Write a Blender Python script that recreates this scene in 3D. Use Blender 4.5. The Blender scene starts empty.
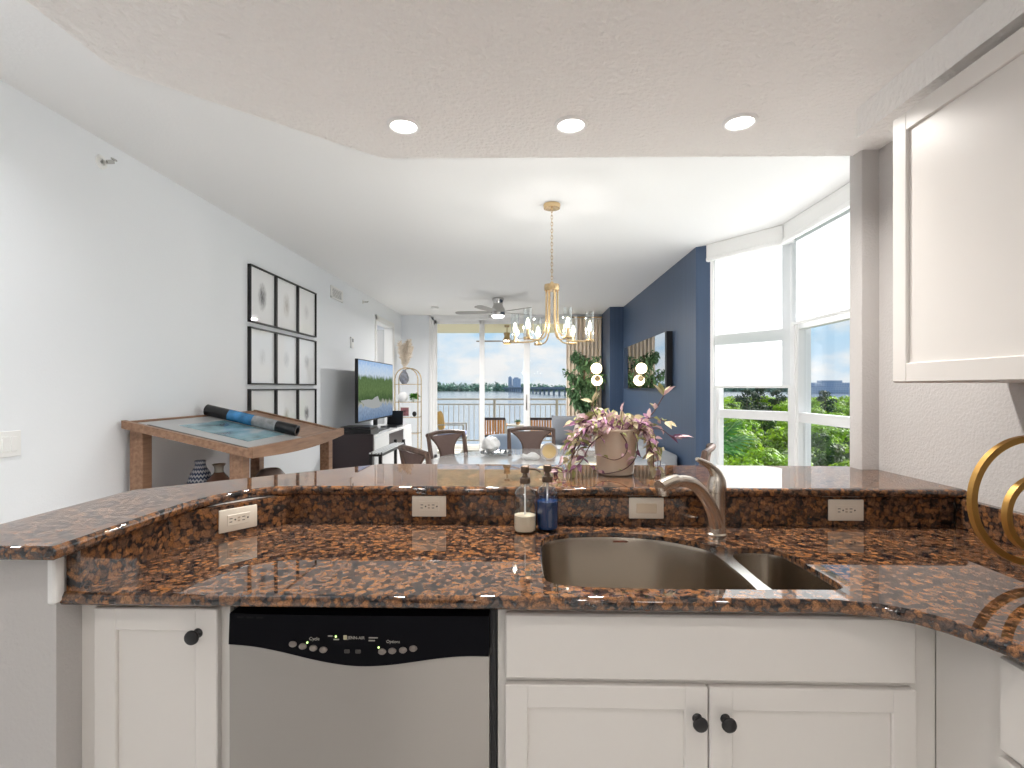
import bpy, bmesh, math, random
from mathutils import Vector, Matrix, noise
R = math.radians
PI = math.pi
random.seed(7)
S = bpy.context.scene
COL = S.collection

# ---------------------------------------------------------------- camera
cam_d = bpy.data.cameras.new('camera')
cam_d.sensor_width = 36.0
cam_d.lens = 18.0
cam_d.shift_y = 4.0 / 1024
cam_d.clip_start = 0.02
cam_d.clip_end = 6000
cam = bpy.data.objects.new('camera', cam_d)
cam.location = (0, 0, 1.37)
cam.rotation_euler = (R(90), 0, R(1.455))
COL.objects.link(cam)
S.camera = cam

# ---------------------------------------------------------------- colour management
S.view_settings.view_transform = 'Standard'
S.view_settings.look = 'None'
S.view_settings.exposure = 0.22
S.view_settings.gamma = 1.0
S.view_settings.use_curve_mapping = False
cy = S.cycles
cy.max_bounces = 12
cy.diffuse_bounces = 6
cy.glossy_bounces = 6
cy.transmission_bounces = 8
cy.transparent_max_bounces = 24
cy.sample_clamp_indirect = 6.0
cy.caustics_reflective = False
cy.caustics_refractive = False
cy.use_denoising = True

# light levels
SKY = 0.81
SUN = 11.0
CAN = 8.6         # recessed lights over the bar, watts
CAN2 = 3.2        # added unseen recessed lights over the kitchen floor, watts
BULB = 6.5         # chandelier bulbs, watts
FANL = 68.0        # fan light, watts
GLOBE = 7.0
GLOBEK = 15.0      # added unseen globe lamp over the kitchen aisle, watts


# ---------------------------------------------------------------- world: sky with clouds
def build_world():
    w = bpy.data.worlds.new('sky')
    S.world = w
    w.use_nodes = True
    nt = w.node_tree
    nt.nodes.clear()
    n = nt.nodes.new
    l = nt.links.new
    out = n('ShaderNodeOutputWorld')
    bg = n('ShaderNodeBackground')
    bg.inputs['Strength'].default_value = SKY
    tc = n('ShaderNodeTexCoord')
    sep = n('ShaderNodeSeparateXYZ')
    l(tc.outputs['Generated'], sep.inputs[0])
    ramp = n('ShaderNodeValToRGB')
    cr = ramp.color_ramp
    cr.elements[0].position = 0.0
    cr.elements[0].color = (0.74, 0.87, 0.98, 1)
    cr.elements[1].position = 0.6
    cr.elements[1].color = (0.34, 0.60, 0.98, 1)
    e = cr.elements.new(0.10)
    e.color = (0.52, 0.78, 1.0, 1)
    l(sep.outputs['Z'], ramp.inputs['Fac'])
    # clouds laid out on a flat layer high above the place
    zz = n('ShaderNodeMath'); zz.operation = 'ADD'; zz.inputs[1].default_value = 0.40
    l(sep.outputs['Z'], zz.inputs[0])
    dx = n('ShaderNodeMath'); dx.operation = 'DIVIDE'
    dy = n('ShaderNodeMath'); dy.operation = 'DIVIDE'
    l(sep.outputs['X'], dx.inputs[0]); l(zz.outputs[0], dx.inputs[1])
    l(sep.outputs['Y'], dy.inputs[0]); l(zz.outputs[0], dy.inputs[1])
    cb = n('ShaderNodeCombineXYZ')
    l(dx.outputs[0], cb.inputs['X']); l(dy.outputs[0], cb.inputs['Y'])
    no = n('ShaderNodeTexNoise')
    no.inputs['Scale'].default_value = 3.0
    no.inputs['Detail'].default_value = 7
    no.inputs['Roughness'].default_value = 0.55
    l(cb.outputs[0], no.inputs['Vector'])
    cr2 = n('ShaderNodeValToRGB')
    cr2.color_ramp.elements[0].position = 0.40
    cr2.color_ramp.elements[0].color = (0, 0, 0, 1)
    cr2.color_ramp.elements[1].position = 0.60
    cr2.color_ramp.elements[1].color = (1, 1, 1, 1)
    l(no.outputs['Fac'], cr2.inputs['Fac'])
    mx = n('ShaderNodeMixRGB')
    mx.inputs['Color2'].default_value = (1.0, 1.0, 1.0, 1)
    l(cr2.outputs['Color'], mx.inputs['Fac'])
    l(ramp.outputs['Color'], mx.inputs['Color1'])
    l(mx.outputs['Color'], bg.inputs['Color'])
    l(bg.outputs[0], out.inputs[0])


build_world()

sun_d = bpy.data.lights.new('sun', 'SUN')
sun_d.energy = SUN
sun_d.angle = R(1.0)
sun_d.color = (1.0, 0.98, 0.95)
sun = bpy.data.objects.new('sun', sun_d)
sdir = Vector((0.80, 0.46, 0.68)).normalized()      # towards the sun
sun.rotation_euler = sdir.to_track_quat('Z', 'Y').to_euler()
sun.location = (20, 5, 25)
COL.objects.link(sun)


# ---------------------------------------------------------------- materials
def new_mat(name):
    m = bpy.data.materials.new(name)
    m.use_nodes = True
    return m, m.node_tree, m.node_tree.nodes['Principled BSDF']


def M(name, col, rough=0.5, metal=0.0, bump=0.0, bscale=60.0, emit=0.0, coat=0.0, spec=0.5, var=0.0, vscale=8.0, stretch=None):
    m, nt, b = new_mat(name)
    b.inputs['Base Color'].default_value = (*col, 1)
    b.inputs['Roughness'].default_value = rough
    b.inputs['Metallic'].default_value = metal
    b.inputs['Specular IOR Level'].default_value = spec
    if coat:
        b.inputs['Coat Weight'].default_value = coat
        b.inputs['Coat Roughness'].default_value = 0.03
    if emit:
        b.inputs['Emission Color'].default_value = (*col, 1)
        b.inputs['Emission Strength'].default_value = emit
    if bump or var:
        tc = nt.nodes.new('ShaderNodeTexCoord')
        mp = nt.nodes.new('ShaderNodeMapping')
        if stretch:
            mp.inputs['Scale'].default_value = stretch
        nt.links.new(tc.outputs['Object'], mp.inputs[0])
    if bump:
        no = nt.nodes.new('ShaderNodeTexNoise')
        no.inputs['Scale'].default_value = bscale
        no.inputs['Detail'].default_value = 4
        nt.links.new(mp.outputs[0], no.inputs['Vector'])
        bp = nt.nodes.new('ShaderNodeBump')
        bp.inputs['Strength'].default_value = bump
        bp.inputs['Distance'].default_value = 0.01
        nt.links.new(no.outputs['Fac'], bp.inputs['Height'])
        nt.links.new(bp.outputs[0], b.inputs['Normal'])
    if var:
        no2 = nt.nodes.new('ShaderNodeTexNoise')
        no2.inputs['Scale'].default_value = vscale
        no2.inputs['Detail'].default_value = 5
        nt.links.new(mp.outputs[0], no2.inputs['Vector'])
        cr = nt.nodes.new('ShaderNodeValToRGB')
        cr.color_ramp.elements[0].position = 0.3
        cr.color_ramp.elements[1].position = 0.7
        cr.color_ramp.elements[0].color = (*[max(0, c * (1 - var)) for c in col], 1)
        cr.color_ramp.elements[1].color = (*[min(1, c * (1 + var)) for c in col], 1)
        nt.links.new(no2.outputs['Fac'], cr.inputs['Fac'])
        nt.links.new(cr.outputs['Color'], b.inputs['Base Color'])
    return m


def lamp(kind, name, parent, loc, watts, col, size, spread=180):
    d = bpy.data.lights.new(name, kind)
    d.energy = watts
    d.color = col
    if kind == 'AREA':
        d.shape = 'DISK'
        d.size = size
        d.spread = R(spread)
    else:
        d.shadow_soft_size = size
    o = bpy.data.objects.new(name, d)
    COL.objects.link(o)
    o.parent = parent
    o.location = Vector(loc) - WORLD[parent.name]
    return o


def emission(name, col, strength, clear=0.0):
    m = bpy.data.materials.new(name)
    m.cycles.emission_sampling = 'NONE'
    m.use_nodes = True
    nt = m.node_tree
    nt.nodes.clear()
    o = nt.nodes.new('ShaderNodeOutputMaterial')
    e = nt.nodes.new('ShaderNodeEmission')
    e.inputs['Color'].default_value = (*col, 1)
    e.inputs['Strength'].default_value = strength
    if clear:
        tr_ = nt.nodes.new('ShaderNodeBsdfTransparent')
        mx = nt.nodes.new('ShaderNodeMixShader')
        mx.inputs[0].default_value = clear
        nt.links.new(e.outputs[0], mx.inputs[1]); nt.links.new(tr_.outputs[0], mx.inputs[2])
        nt.links.new(mx.outputs[0], o.inputs[0])
    else:
        nt.links.new(e.outputs[0], o.inputs[0])
    return m


def thin_glass(name, col=(1, 1, 1), refl=1.0, rough=0.0):
    """a thin pane: clear, with a Fresnel reflection"""
    m = bpy.data.materials.new(name)
    m.use_nodes = True
    nt = m.node_tree
    nt.nodes.clear()
    o = nt.nodes.new('ShaderNodeOutputMaterial')
    t = nt.nodes.new('ShaderNodeBsdfTransparent')
    t.inputs['Color'].default_value = (*col, 1)
    g = nt.nodes.new('ShaderNodeBsdfGlossy')
    g.inputs['Roughness'].default_value = rough
    lw = nt.nodes.new('ShaderNodeLayerWeight')
    lw.inputs['Blend'].default_value = 0.5
    pw = nt.nodes.new('ShaderNodeMath')
    pw.operation = 'POWER'
    pw.inputs[1].default_value = 5.0
    nt.links.new(lw.outputs['Facing'], pw.inputs[0])
    mu = nt.nodes.new('ShaderNodeMath')
    mu.operation = 'MULTIPLY_ADD'
    mu.inputs[1].default_value = 0.9 * refl
    mu.inputs[2].default_value = 0.035 * refl
    mix = nt.nodes.new('ShaderNodeMixShader')
    nt.links.new(pw.outputs[0], mu.inputs[0])
    nt.links.new(mu.outputs[0], mix.inputs[0])
    nt.links.new(t.outputs[0], mix.inputs[1])
    nt.links.new(g.outputs[0], mix.inputs[2])
    nt.links.new(mix.outputs[0], o.inputs[0])
    return m


def granite_mat():
    m, nt, b = new_mat('brown_granite')
    n = nt.nodes.new
    l = nt.links.new
    tc = n('ShaderNodeTexCoord')
    # slight wobble so that the round crystals are not perfect cells
    wob = n('ShaderNodeTexNoise'); wob.inputs['Scale'].default_value = 55; wob.inputs['Detail'].default_value = 3
    l(tc.outputs['Object'], wob.inputs['Vector'])
    sub = n('ShaderNodeVectorMath'); sub.operation = 'SUBTRACT'; sub.inputs[1].default_value = (0.5, 0.5, 0.5)
    l(wob.outputs['Color'], sub.inputs[0])
    sc = n('ShaderNodeVectorMath'); sc.operation = 'SCALE'; sc.inputs['Scale'].default_value = 0.024
    l(sub.outputs[0], sc.inputs[0])
    ad = n('ShaderNodeVectorMath'); ad.operation = 'ADD'
    l(tc.outputs['Object'], ad.inputs[0]); l(sc.outputs[0], ad.inputs[1])
    v = n('ShaderNodeTexVoronoi'); v.inputs['Scale'].default_value = 64; v.inputs['Randomness'].default_value = 0.9
    l(ad.outputs[0], v.inputs['Vector'])
    sepc = n('ShaderNodeSeparateColor'); l(v.outputs['Color'], sepc.inputs[0])
    ramp = n('ShaderNodeValToRGB')
    cr = ramp.color_ramp
    cr.interpolation = 'LINEAR'
    cr.elements[0].position = 0.0; cr.elements[0].color = (0.065, 0.043, 0.035, 1)
    cr.elements[1].position = 1.0; cr.elements[1].color = (0.32, 0.155, 0.068, 1)
    for p, c in ((0.22, (0.125, 0.068, 0.042, 1)), (0.45, (0.245, 0.108, 0.042, 1)), (0.7, (0.17, 0.10, 0.068, 1)), (0.85, (0.285, 0.125, 0.046, 1))):
        e = cr.elements.new(p); e.color = c
    l(sepc.outputs[0], ramp.inputs['Fac'])
    # dark matrix between the crystals
    dk = n('ShaderNodeValToRGB')
    dk.color_ramp.elements[0].position = 0.48; dk.color_ramp.elements[0].color = (1, 1, 1, 1)
    dk.color_ramp.elements[1].position = 0.78; dk.color_ramp.elements[1].color = (0, 0, 0, 1)
    l(v.outputs['Distance'], dk.inputs['Fac'])
    # second, larger field of black patches
    n2 = n('ShaderNodeTexNoise'); n2.inputs['Scale'].default_value = 42; n2.inputs['Detail'].default_value = 4
    l(tc.outputs['Object'], n2.inputs['Vector'])
    r2 = n('ShaderNodeValToRGB')
    r2.color_ramp.elements[0].position = 0.34; r2.color_ramp.elements[0].color = (0, 0, 0, 1)
    r2.color_ramp.elements[1].position = 0.46; r2.color_ramp.elements[1].color = (1, 1, 1, 1)
    l(n2.outputs['Fac'], r2.inputs['Fac'])
    mu = n('ShaderNodeMath'); mu.operation = 'MULTIPLY'
    l(dk.outputs['Color'], mu.inputs[0]); l(r2.outputs['Color'], mu.inputs[1])
    # fine grain
    n3 = n('ShaderNodeTexNoise'); n3.inputs['Scale'].default_value = 330; n3.inputs['Detail'].default_value = 2
    l(tc.outputs['Object'], n3.inputs['Vector'])
    r3 = n('ShaderNodeValToRGB')
    r3.color_ramp.elements[0].position = 0.30; r3.color_ramp.elements[0].color = (0.45, 0.45, 0.45, 1)
    r3.color_ramp.elements[1].position = 0.62; r3.color_ramp.elements[1].color = (1.25, 1.2, 1.15, 1)
    l(n3.outputs['Fac'], r3.inputs['Fac'])
    mg = n('ShaderNodeMixRGB'); mg.blend_type = 'MULTIPLY'; mg.inputs['Fac'].default_value = 1
    l(ramp.outputs['Color'], mg.inputs['Color1']); l(r3.outputs['Color'], mg.inputs['Color2'])
    mx = n('ShaderNodeMixRGB'); mx.inputs['Color1'].default_value = (0.011, 0.0115, 0.014, 1)
    l(mu.outputs[0], mx.inputs['Fac']); l(mg.outputs['Color'], mx.inputs['Color2'])
    l(mx.outputs['Color'], b.inputs['Base Color'])
    b.inputs['Roughness'].default_value = 0.018
    b.inputs['Specular IOR Level'].default_value = 0.8
    return m


def steel_mat(name, col=(0.55, 0.53, 0.50), rough=0.28, stretch=(2, 200, 200), bump=0.03):
    m, nt, b = new_mat(name)
    b.inputs['Base Color'].default_value = (*col, 1)
    b.inputs['Metallic'].default_value = 1
    tc = nt.nodes.new('ShaderNodeTexCoord')
    mp = nt.nodes.new('ShaderNodeMapping'); mp.inputs['Scale'].default_value = stretch
    nt.links.new(tc.outputs['Object'], mp.inputs[0])
    no = nt.nodes.new('ShaderNodeTexNoise'); no.inputs['Scale'].default_value = 5; no.inputs['Detail'].default_value = 6
    nt.links.new(mp.outputs[0], no.inputs['Vector'])
    mr = nt.nodes.new('ShaderNodeMapRange')
    mr.inputs['To Min'].default_value = rough - 0.05
    mr.inputs['To Max'].default_value = rough + 0.08
    nt.links.new(no.outputs['Fac'], mr.inputs['Value'])
    nt.links.new(mr.outputs[0], b.inputs['Roughness'])
    bp = nt.nodes.new('ShaderNodeBump'); bp.inputs['Strength'].default_value = bump; bp.inputs['Distance'].default_value = 0.002
    nt.links.new(no.outputs['Fac'], bp.inputs['Height'])
    nt.links.new(bp.outputs[0], b.inputs['Normal'])
    return m


def wood_mat(name, c1, c2, rough=0.45, scale=(3, 40, 40)):
    m, nt, b = new_mat(name)
    tc = nt.nodes.new('ShaderNodeTexCoord')
    mp = nt.nodes.new('ShaderNodeMapping'); mp.inputs['Scale'].default_value = scale
    nt.links.new(tc.outputs['Object'], mp.inputs[0])
    no = nt.nodes.new('ShaderNodeTexNoise'); no.inputs['Scale'].default_value = 1.5; no.inputs['Detail'].default_value = 6
    nt.links.new(mp.outputs[0], no.inputs['Vector'])
    cr = nt.nodes.new('ShaderNodeValToRGB')
    cr.color_ramp.elements[0].position = 0.3; cr.color_ramp.elements[0].color = (*c1, 1)
    cr.color_ramp.elements[1].position = 0.7; cr.color_ramp.elements[1].color = (*c2, 1)
    nt.links.new(no.outputs['Fac'], cr.inputs['Fac'])
    nt.links.new(cr.outputs['Color'], b.inputs['Base Color'])
    b.inputs['Roughness'].default_value = rough
    return m


def shade_mat():
    m = bpy.data.materials.new('roller_shade_fabric')
    m.use_nodes = True
    nt = m.node_tree
    nt.nodes.clear()
    o = nt.nodes.new('ShaderNodeOutputMaterial')
    d = nt.nodes.new('ShaderNodeBsdfDiffuse'); d.inputs['Color'].default_value = (0.90, 0.90, 0.90, 1)
    t = nt.nodes.new('ShaderNodeBsdfTranslucent'); t.inputs['Color'].default_value = (0.92, 0.93, 0.94, 1)
    mix = nt.nodes.new('ShaderNodeMixShader'); mix.inputs[0].default_value = 0.65
    nt.links.new(d.outputs[0], mix.inputs[1]); nt.links.new(t.outputs[0], mix.inputs[2])
    nt.links.new(mix.outputs[0], o.inputs[0])
    return m


def leaf_mat(name, col, trans=0.3, var=0.35, rough=0.5):
    m, nt, b = new_mat(name)
    geo = nt.nodes.new('ShaderNodeNewGeometry')
    hsv = nt.nodes.new('ShaderNodeHueSaturation'); hsv.inputs['Color'].default_value = (*col, 1)
    mr = nt.nodes.new('ShaderNodeMapRange')
    mr.inputs['To Min'].default_value = 1 - var; mr.inputs['To Max'].default_value = 1 + var
    nt.links.new(geo.outputs['Random Per Island'], mr.inputs['Value'])
    nt.links.new(mr.outputs[0], hsv.inputs['Value'])
    mr2 = nt.nodes.new('ShaderNodeMapRange')
    mr2.inputs['To Min'].default_value = 0.49; mr2.inputs['To Max'].default_value = 0.512
    oi = nt.nodes.new('ShaderNodeObjectInfo')
    nt.links.new(oi.outputs['Random'], mr2.inputs['Value'])
    nt.links.new(mr2.outputs[0], hsv.inputs['Hue'])
    nt.links.new(hsv.outputs[0], b.inputs['Base Color'])
    b.inputs['Roughness'].default_value = rough
    b.inputs['Specular IOR Level'].default_value = 0.25
    if trans:
        tr = nt.nodes.new('ShaderNodeBsdfTranslucent')
        nt.links.new(hsv.outputs[0], tr.inputs['Color'])
        mix = nt.nodes.new('ShaderNodeMixShader'); mix.inputs[0].default_value = trans
        out = nt.nodes['Material Output']
        nt.links.new(b.outputs[0], mix.inputs[1]); nt.links.new(tr.outputs[0], mix.inputs[2])
        nt.links.new(mix.outputs[0], out.inputs[0])
    return m


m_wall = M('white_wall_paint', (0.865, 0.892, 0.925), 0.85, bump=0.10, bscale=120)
m_ceil = M('white_ceiling_paint', (0.85, 0.85, 0.85), 0.9, bump=0.10, bscale=60)
m_kceil = M('textured_ceiling_paint', (0.92, 0.905, 0.89), 0.9, bump=1.0, bscale=55)
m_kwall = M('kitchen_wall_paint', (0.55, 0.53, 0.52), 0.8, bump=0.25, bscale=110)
m_blue = M('navy_wallpaper', (0.055, 0.092, 0.165), 0.40, bump=0.03, bscale=30, var=0.10, vscale=40, stretch=(1, 1, 0.02))
m_floor = M('light_floor', (0.76, 0.745, 0.72), 0.35, var=0.12, vscale=3)
m_cab = M('white_cabinet_paint', (0.74, 0.71, 0.68), 0.35)
m_trim = M('white_trim_paint', (0.88, 0.88, 0.87), 0.4)
m_frame = M('white_window_frame', (0.86, 0.86, 0.86), 0.35)
m_granite = granite_mat()
m_steel = steel_mat('brushed_steel', (0.42, 0.395, 0.37), 0.36, (2, 2, 160), 0.004)
_b = m_steel.node_tree.nodes['Principled BSDF']
_b.inputs['Anisotropic'].default_value = 0.85
_b.inputs['Roughness'].default_value = 0.3
_b.inputs['Anisotropic Rotation'].default_value = 0.25
_t = m_steel.node_tree.nodes.new('ShaderNodeCombineXYZ')
_t.inputs[0].default_value = 1.0
m_steel.node_tree.links.new(_t.outputs[0], _b.inputs['Tangent'])
m_sink = M('sink_steel', (0.40, 0.345, 0.285), 0.26, 1.0)
m_nickel = M('brushed_nickel', (0.60, 0.545, 0.48), 0.27, 1.0)
m_fan = M('polished_nickel', (0.55, 0.54, 0.52), 0.2, 1.0)
m_black = M('black_plastic', (0.012, 0.012, 0.014), 0.3)
m_blackmetal = M('matte_black_metal', (0.012, 0.011, 0.012), 0.45)
m_plate = M('ivory_plastic', (0.80, 0.74, 0.64), 0.35)
m_slot = M('dark_slot', (0.02, 0.02, 0.02), 0.7)
m_gold = M('gold_paint', (0.56, 0.32, 0.09), 0.32, 0.75)
m_brass = M('champagne_brass', (0.72, 0.53, 0.30), 0.25, 1.0)
m_glass = thin_glass('clear_glass', (0.985, 0.99, 0.99), 1.0)
m_bottle = thin_glass('bottle_glass', (0.96, 0.975, 0.975), 2.6, 0.03)
m_pane = thin_glass('window_pane', (0.985, 0.99, 0.99), 0.6)
m_can = emission('lamp_glow_warm', (1.0, 0.97, 0.93), 9.0)
m_bulb = emission('bulb_glow', (1.0, 0.90, 0.72), 14.0, clear=0.6)
m_fanl = emission('fan_lamp_glow', (1.0, 0.97, 0.93), 4.0)
m_globe = emission('globe_glow', (1.0, 0.80, 0.52), GLOBE)
m_shade = shade_mat()
m_wood = wood_mat('walnut_table_wood', (0.20, 0.105, 0.06), (0.36, 0.21, 0.13), 0.45, (30, 3, 30))
m_chairwood = wood_mat('weathered_chair_wood', (0.075, 0.045, 0.034), (0.17, 0.105, 0.08), 0.4, (30, 30, 3))
m_cane = M('woven_cane', (0.17, 0.11, 0.095), 0.6, bump=0.5, bscale=160, var=0.15, vscale=120)
m_slat = wood_mat('orange_teak', (0.36, 0.14, 0.03), (0.55, 0.24, 0.06), 0.4, (30, 30, 3))
m_sofa = M('light_grey_fabric', (0.46, 0.48, 0.51), 0.9, bump=0.25, bscale=300)
m_greycush = M('mid_grey_fabric', (0.16, 0.17, 0.19), 0.9, bump=0.25, bscale=300)
m_beige = M('beige_fabric', (0.46, 0.39, 0.34), 0.9, bump=0.25, bscale=250)
m_bluegrey = M('blue_grey_fabric', (0.36, 0.42, 0.50), 0.9, bump=0.2, bscale=200)
m_curtain = M('beige_curtain_cloth', (0.80, 0.69, 0.57), 0.9, var=0.05, vscale=30)
m_dark = M('dark_walnut', (0.035, 0.022, 0.026), 0.35)
m_whitegloss = M('white_lacquer', (0.84, 0.85, 0.86), 0.2)
m_pot = M('taupe_glazed_ceramic', (0.72, 0.60, 0.48), 0.12, coat=0.6, var=0.06, vscale=10)
m_soil = M('potting_soil', (0.05, 0.035, 0.025), 0.95)
m_stem = M('plant_stem', (0.12, 0.055, 0.06), 0.6)
m_leafs = [leaf_mat('leaf_cream', (0.66, 0.60, 0.40), 0.25, 0.25), leaf_mat('leaf_pink', (0.62, 0.44, 0.46), 0.25, 0.3),
           leaf_mat('leaf_green', (0.33, 0.35, 0.15), 0.25, 0.35), leaf_mat('leaf_purple', (0.32, 0.16, 0.26), 0.2, 0.4)]
m_ficus = leaf_mat('ficus_leaf', (0.12, 0.23, 0.11), 0.25, 0.5)
m_bark = M('bark', (0.14, 0.10, 0.07), 0.9)
m_conc = M('balcony_tile', (0.60, 0.56, 0.49), 0.7, var=0.08, vscale=4)
m_balceil = M('balcony_ceiling_paint', (0.86, 0.78, 0.54), 0.9)
m_rail = M('railing_beige_metal', (0.42, 0.40, 0.36), 0.5)
m_white = M('white_ceramic', (0.86, 0.86, 0.86), 0.3)
m_tabletop = M('white_tabletop', (0.84, 0.83, 0.82), 0.12, coat=0.5)
m_mirror = M('dark_glossy_glass', (0.58, 0.62, 0.66), 0.02, 1.0)


# ---------------------------------------------------------------- geometry helpers
WORLD = {}          # world position of every object's own origin


class MB:
    """collects shapes; build() links them as ONE mesh object"""

    def __init__(s):
        s.bm = bmesh.new()

    def _merge(s, tmp, mi):
        for f in tmp.faces:
            f.material_index = mi
        me = bpy.data.meshes.new('tmp')
        tmp.to_mesh(me)
        tmp.free()
        s.bm.from_mesh(me)
        bpy.data.meshes.remove(me)

    def box(s, a, b, bev=0.0, mi=0, mat=None, seg=1):
        t = bmesh.new()
        a, b = Vector(a), Vector(b)
        c = (a + b) / 2
        d = b - a
        bmesh.ops.create_cube(t, size=1, matrix=Matrix.Translation(c) @ Matrix.Diagonal((abs(d.x), abs(d.y), abs(d.z), 1)))
        if bev:
            bmesh.ops.bevel(t, geom=t.edges[:], offset=bev, segments=seg, affect='EDGES', profile=0.5)
        if mat is not None:
            bmesh.ops.transform(t, matrix=mat, verts=t.verts)
        s._merge(t, mi)
        return s

    def cyl(s, p0, p1, r0, r1=None, n=16, mi=0):
        p0, p1 = Vector(p0), Vector(p1)
        r1 = r0 if r1 is None else r1
        t = bmesh.new()
        q = (p1 - p0).to_track_quat('Z', 'Y').to_matrix().to_4x4()
        bmesh.ops.create_cone(t, cap_ends=True, segments=n, radius1=r0, radius2=r1, depth=(p1 - p0).length,
                              matrix=Matrix.Translation((p0 + p1) / 2) @ q)
        s._merge(t, mi)
        return s

    def tube(s, pts, r, n=8, closed=False, mi=0, flat=None):
        pts = [Vector(p) for p in pts]
        N = len(pts)
        rs = r if isinstance(r, (list, tuple)) else [r] * N
        rings = []
        up = Vector((0, 0, 1))
        prev = None
        for i, p in enumerate(pts):
            if closed:
                d = pts[(i + 1) % N] - pts[i - 1]
            else:
                d = pts[min(i + 1, N - 1)] - pts[max(i - 1, 0)]
            d.normalize()
            if prev is None:
                u = d.cross(up)
                if u.length < 1e-3:
                    u = d.cross(Vector((0, 1, 0)))
            else:
                u = prev - d * prev.dot(d)
            u.normalize()
            prev = u.copy()
            v = d.cross(u)
            fl = 1.0 if flat is None else flat
            rings.append([s.bm.verts.new(p + (u * math.cos(2 * PI * k / n) + v * fl * math.sin(2 * PI * k / n)) * rs[i]) for k in range(n)])
        for i in range(N if closed else N - 1):
            A, B = rings[i], rings[(i + 1) % N]
            for k in range(n):
                f = s.bm.faces.new((A[k], A[(k + 1) % n], B[(k + 1) % n], B[k]))
                f.material_index = mi
        if not closed:
            s.bm.faces.new(list(reversed(rings[0]))).material_index = mi
            s.bm.faces.new(rings[-1]).material_index = mi
        return s

    def lathe(s, prof, c=(0, 0, 0), n=24, mi=0, mat=None):
        rings = []
        for r, z in prof:
            if r < 1e-5:
                rings.append([s.bm.verts.new((c[0], c[1], c[2] + z))])
            else:
                rings.append([s.bm.verts.new((c[0] + r * math.cos(2 * PI * k / n), c[1] + r * math.sin(2 * PI * k / n), c[2] + z)) for k in range(n)])
        fs = []
        for A, B in zip(rings, rings[1:]):
            for k in range(n):
                a0, a1 = A[k % len(A)], A[(k + 1) % len(A)]
                b0, b1 = B[k % len(B)], B[(k + 1) % len(B)]
                vs = []
                for q in (a0, a1, b1, b0):
                    if q not in vs:
                        vs.append(q)
                if len(vs) > 2:
                    f = s.bm.faces.new(vs)
                    f.material_index = mi
        if mat is not None:
            bmesh.ops.transform(s.bm, matrix=mat, verts=[v for r_ in rings for v in r_])
        return s

    def prism(s, poly, z0, z1, mi=0):
        lo = [s.bm.verts.new((x, y, z0)) for x, y in poly]
        hi = [s.bm.verts.new((x, y, z1)) for x, y in poly]
        N = len(poly)
        fs = [s.bm.faces.new(list(reversed(lo))), s.bm.faces.new(hi)]
        for k in range(N):
            fs.append(s.bm.faces.new((lo[k], lo[(k + 1) % N], hi[(k + 1) % N], hi[k])))
        for f in fs:
            f.material_index = mi
        return s

    def sphere(s, c, r, seg=20, rings=12, mi=0, scale=(1, 1, 1)):
        t = bmesh.new()
        bmesh.ops.create_uvsphere(t, u_segments=seg, v_segments=rings, radius=r,
                                  matrix=Matrix.Translation(Vector(c)) @ Matrix.Diagonal((*scale, 1)))
        s._merge(t, mi)
        return s

    def face(s, pts, mi=0):
        f = s.bm.faces.new([s.bm.verts.new(p) for p in pts])
        f.material_index = mi
        return s

    def slabpoly(s, outer, holes, prof, mi=0):
        """flat slab with holes; prof = list of (inset, z) from top to bottom for the outer edge"""
        bm = s.bm
        ztop, zbot = prof[0][1], prof[-1][1]
        loops = []
        for ins, z in prof:
            loops.append([bm.verts.new((x, y, z)) for x, y in inset(outer, ins)])
        for A, B in zip(loops, loops[1:]):
            for k in range(len(A)):
                bm.faces.new((A[k], B[k], B[(k + 1) % len(A)], A[(k + 1) % len(A)])).material_index = mi
        hl = []
        for h in holes:
            T = [bm.verts.new((x, y, ztop)) for x, y in h]
            B = [bm.verts.new((x, y, zbot)) for x, y in h]
            for k in range(len(h)):
                bm.faces.new((T[k], T[(k + 1) % len(h)], B[(k + 1) % len(h)], B[k])).material_index = mi
            hl.append((T, B))
        for side in (0, 1):
            L = loops[0] if side == 0 else loops[-1]
            es = []
            for lp in [L] + [h[side] for h in hl]:
                for k in range(len(lp)):
                    e = bm.edges.get((lp[k], lp[(k + 1) % len(lp)]))
                    es.append(e)
            r = bmesh.ops.triangle_fill(bm, edges=es, use_beauty=True, use_dissolve=False, normal=(0, 0, 1 if side == 0 else -1))
        return s

    def build(s, name, mats, parent=None, smooth=35, origin=None, recalc=True, flat_caps=False):
        if recalc:
            bmesh.ops.recalc_face_normals(s.bm, faces=s.bm.faces[:])
        me = bpy.data.meshes.new(name)
        if parent is not None:
            w = WORLD[parent.name]
            bmesh.ops.translate(s.bm, vec=-w, verts=s.bm.verts)
        else:
            if origin is None:
                xs = [v.co.x for v in s.bm.verts]; ys = [v.co.y for v in s.bm.verts]; zs = [v.co.z for v in s.bm.verts]
                origin = ((min(xs) + max(xs)) / 2, (min(ys) + max(ys)) / 2, min(zs))
            w = Vector(origin)
            bmesh.ops.translate(s.bm, vec=-w, verts=s.bm.verts)
        s.bm.to_mesh(me)
        s.bm.free()
        for m in (mats if isinstance(mats, (list, tuple)) else [mats]):
            me.materials.append(m)
        if smooth:
            me.polygons.foreach_set('use_smooth', [True] * len(me.polygons))
            me.set_sharp_from_angle(angle=R(smooth))
            if flat_caps:
                for p in me.polygons:
                    if abs(p.normal.z) > 0.999:
                        p.use_smooth = False
        o = bpy.data.objects.new(name, me)
        COL.objects.link(o)
        WORLD[o.name] = w.copy()
        if parent is not None:
            o.parent = parent
        else:
            o.location = w
        return o


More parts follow.
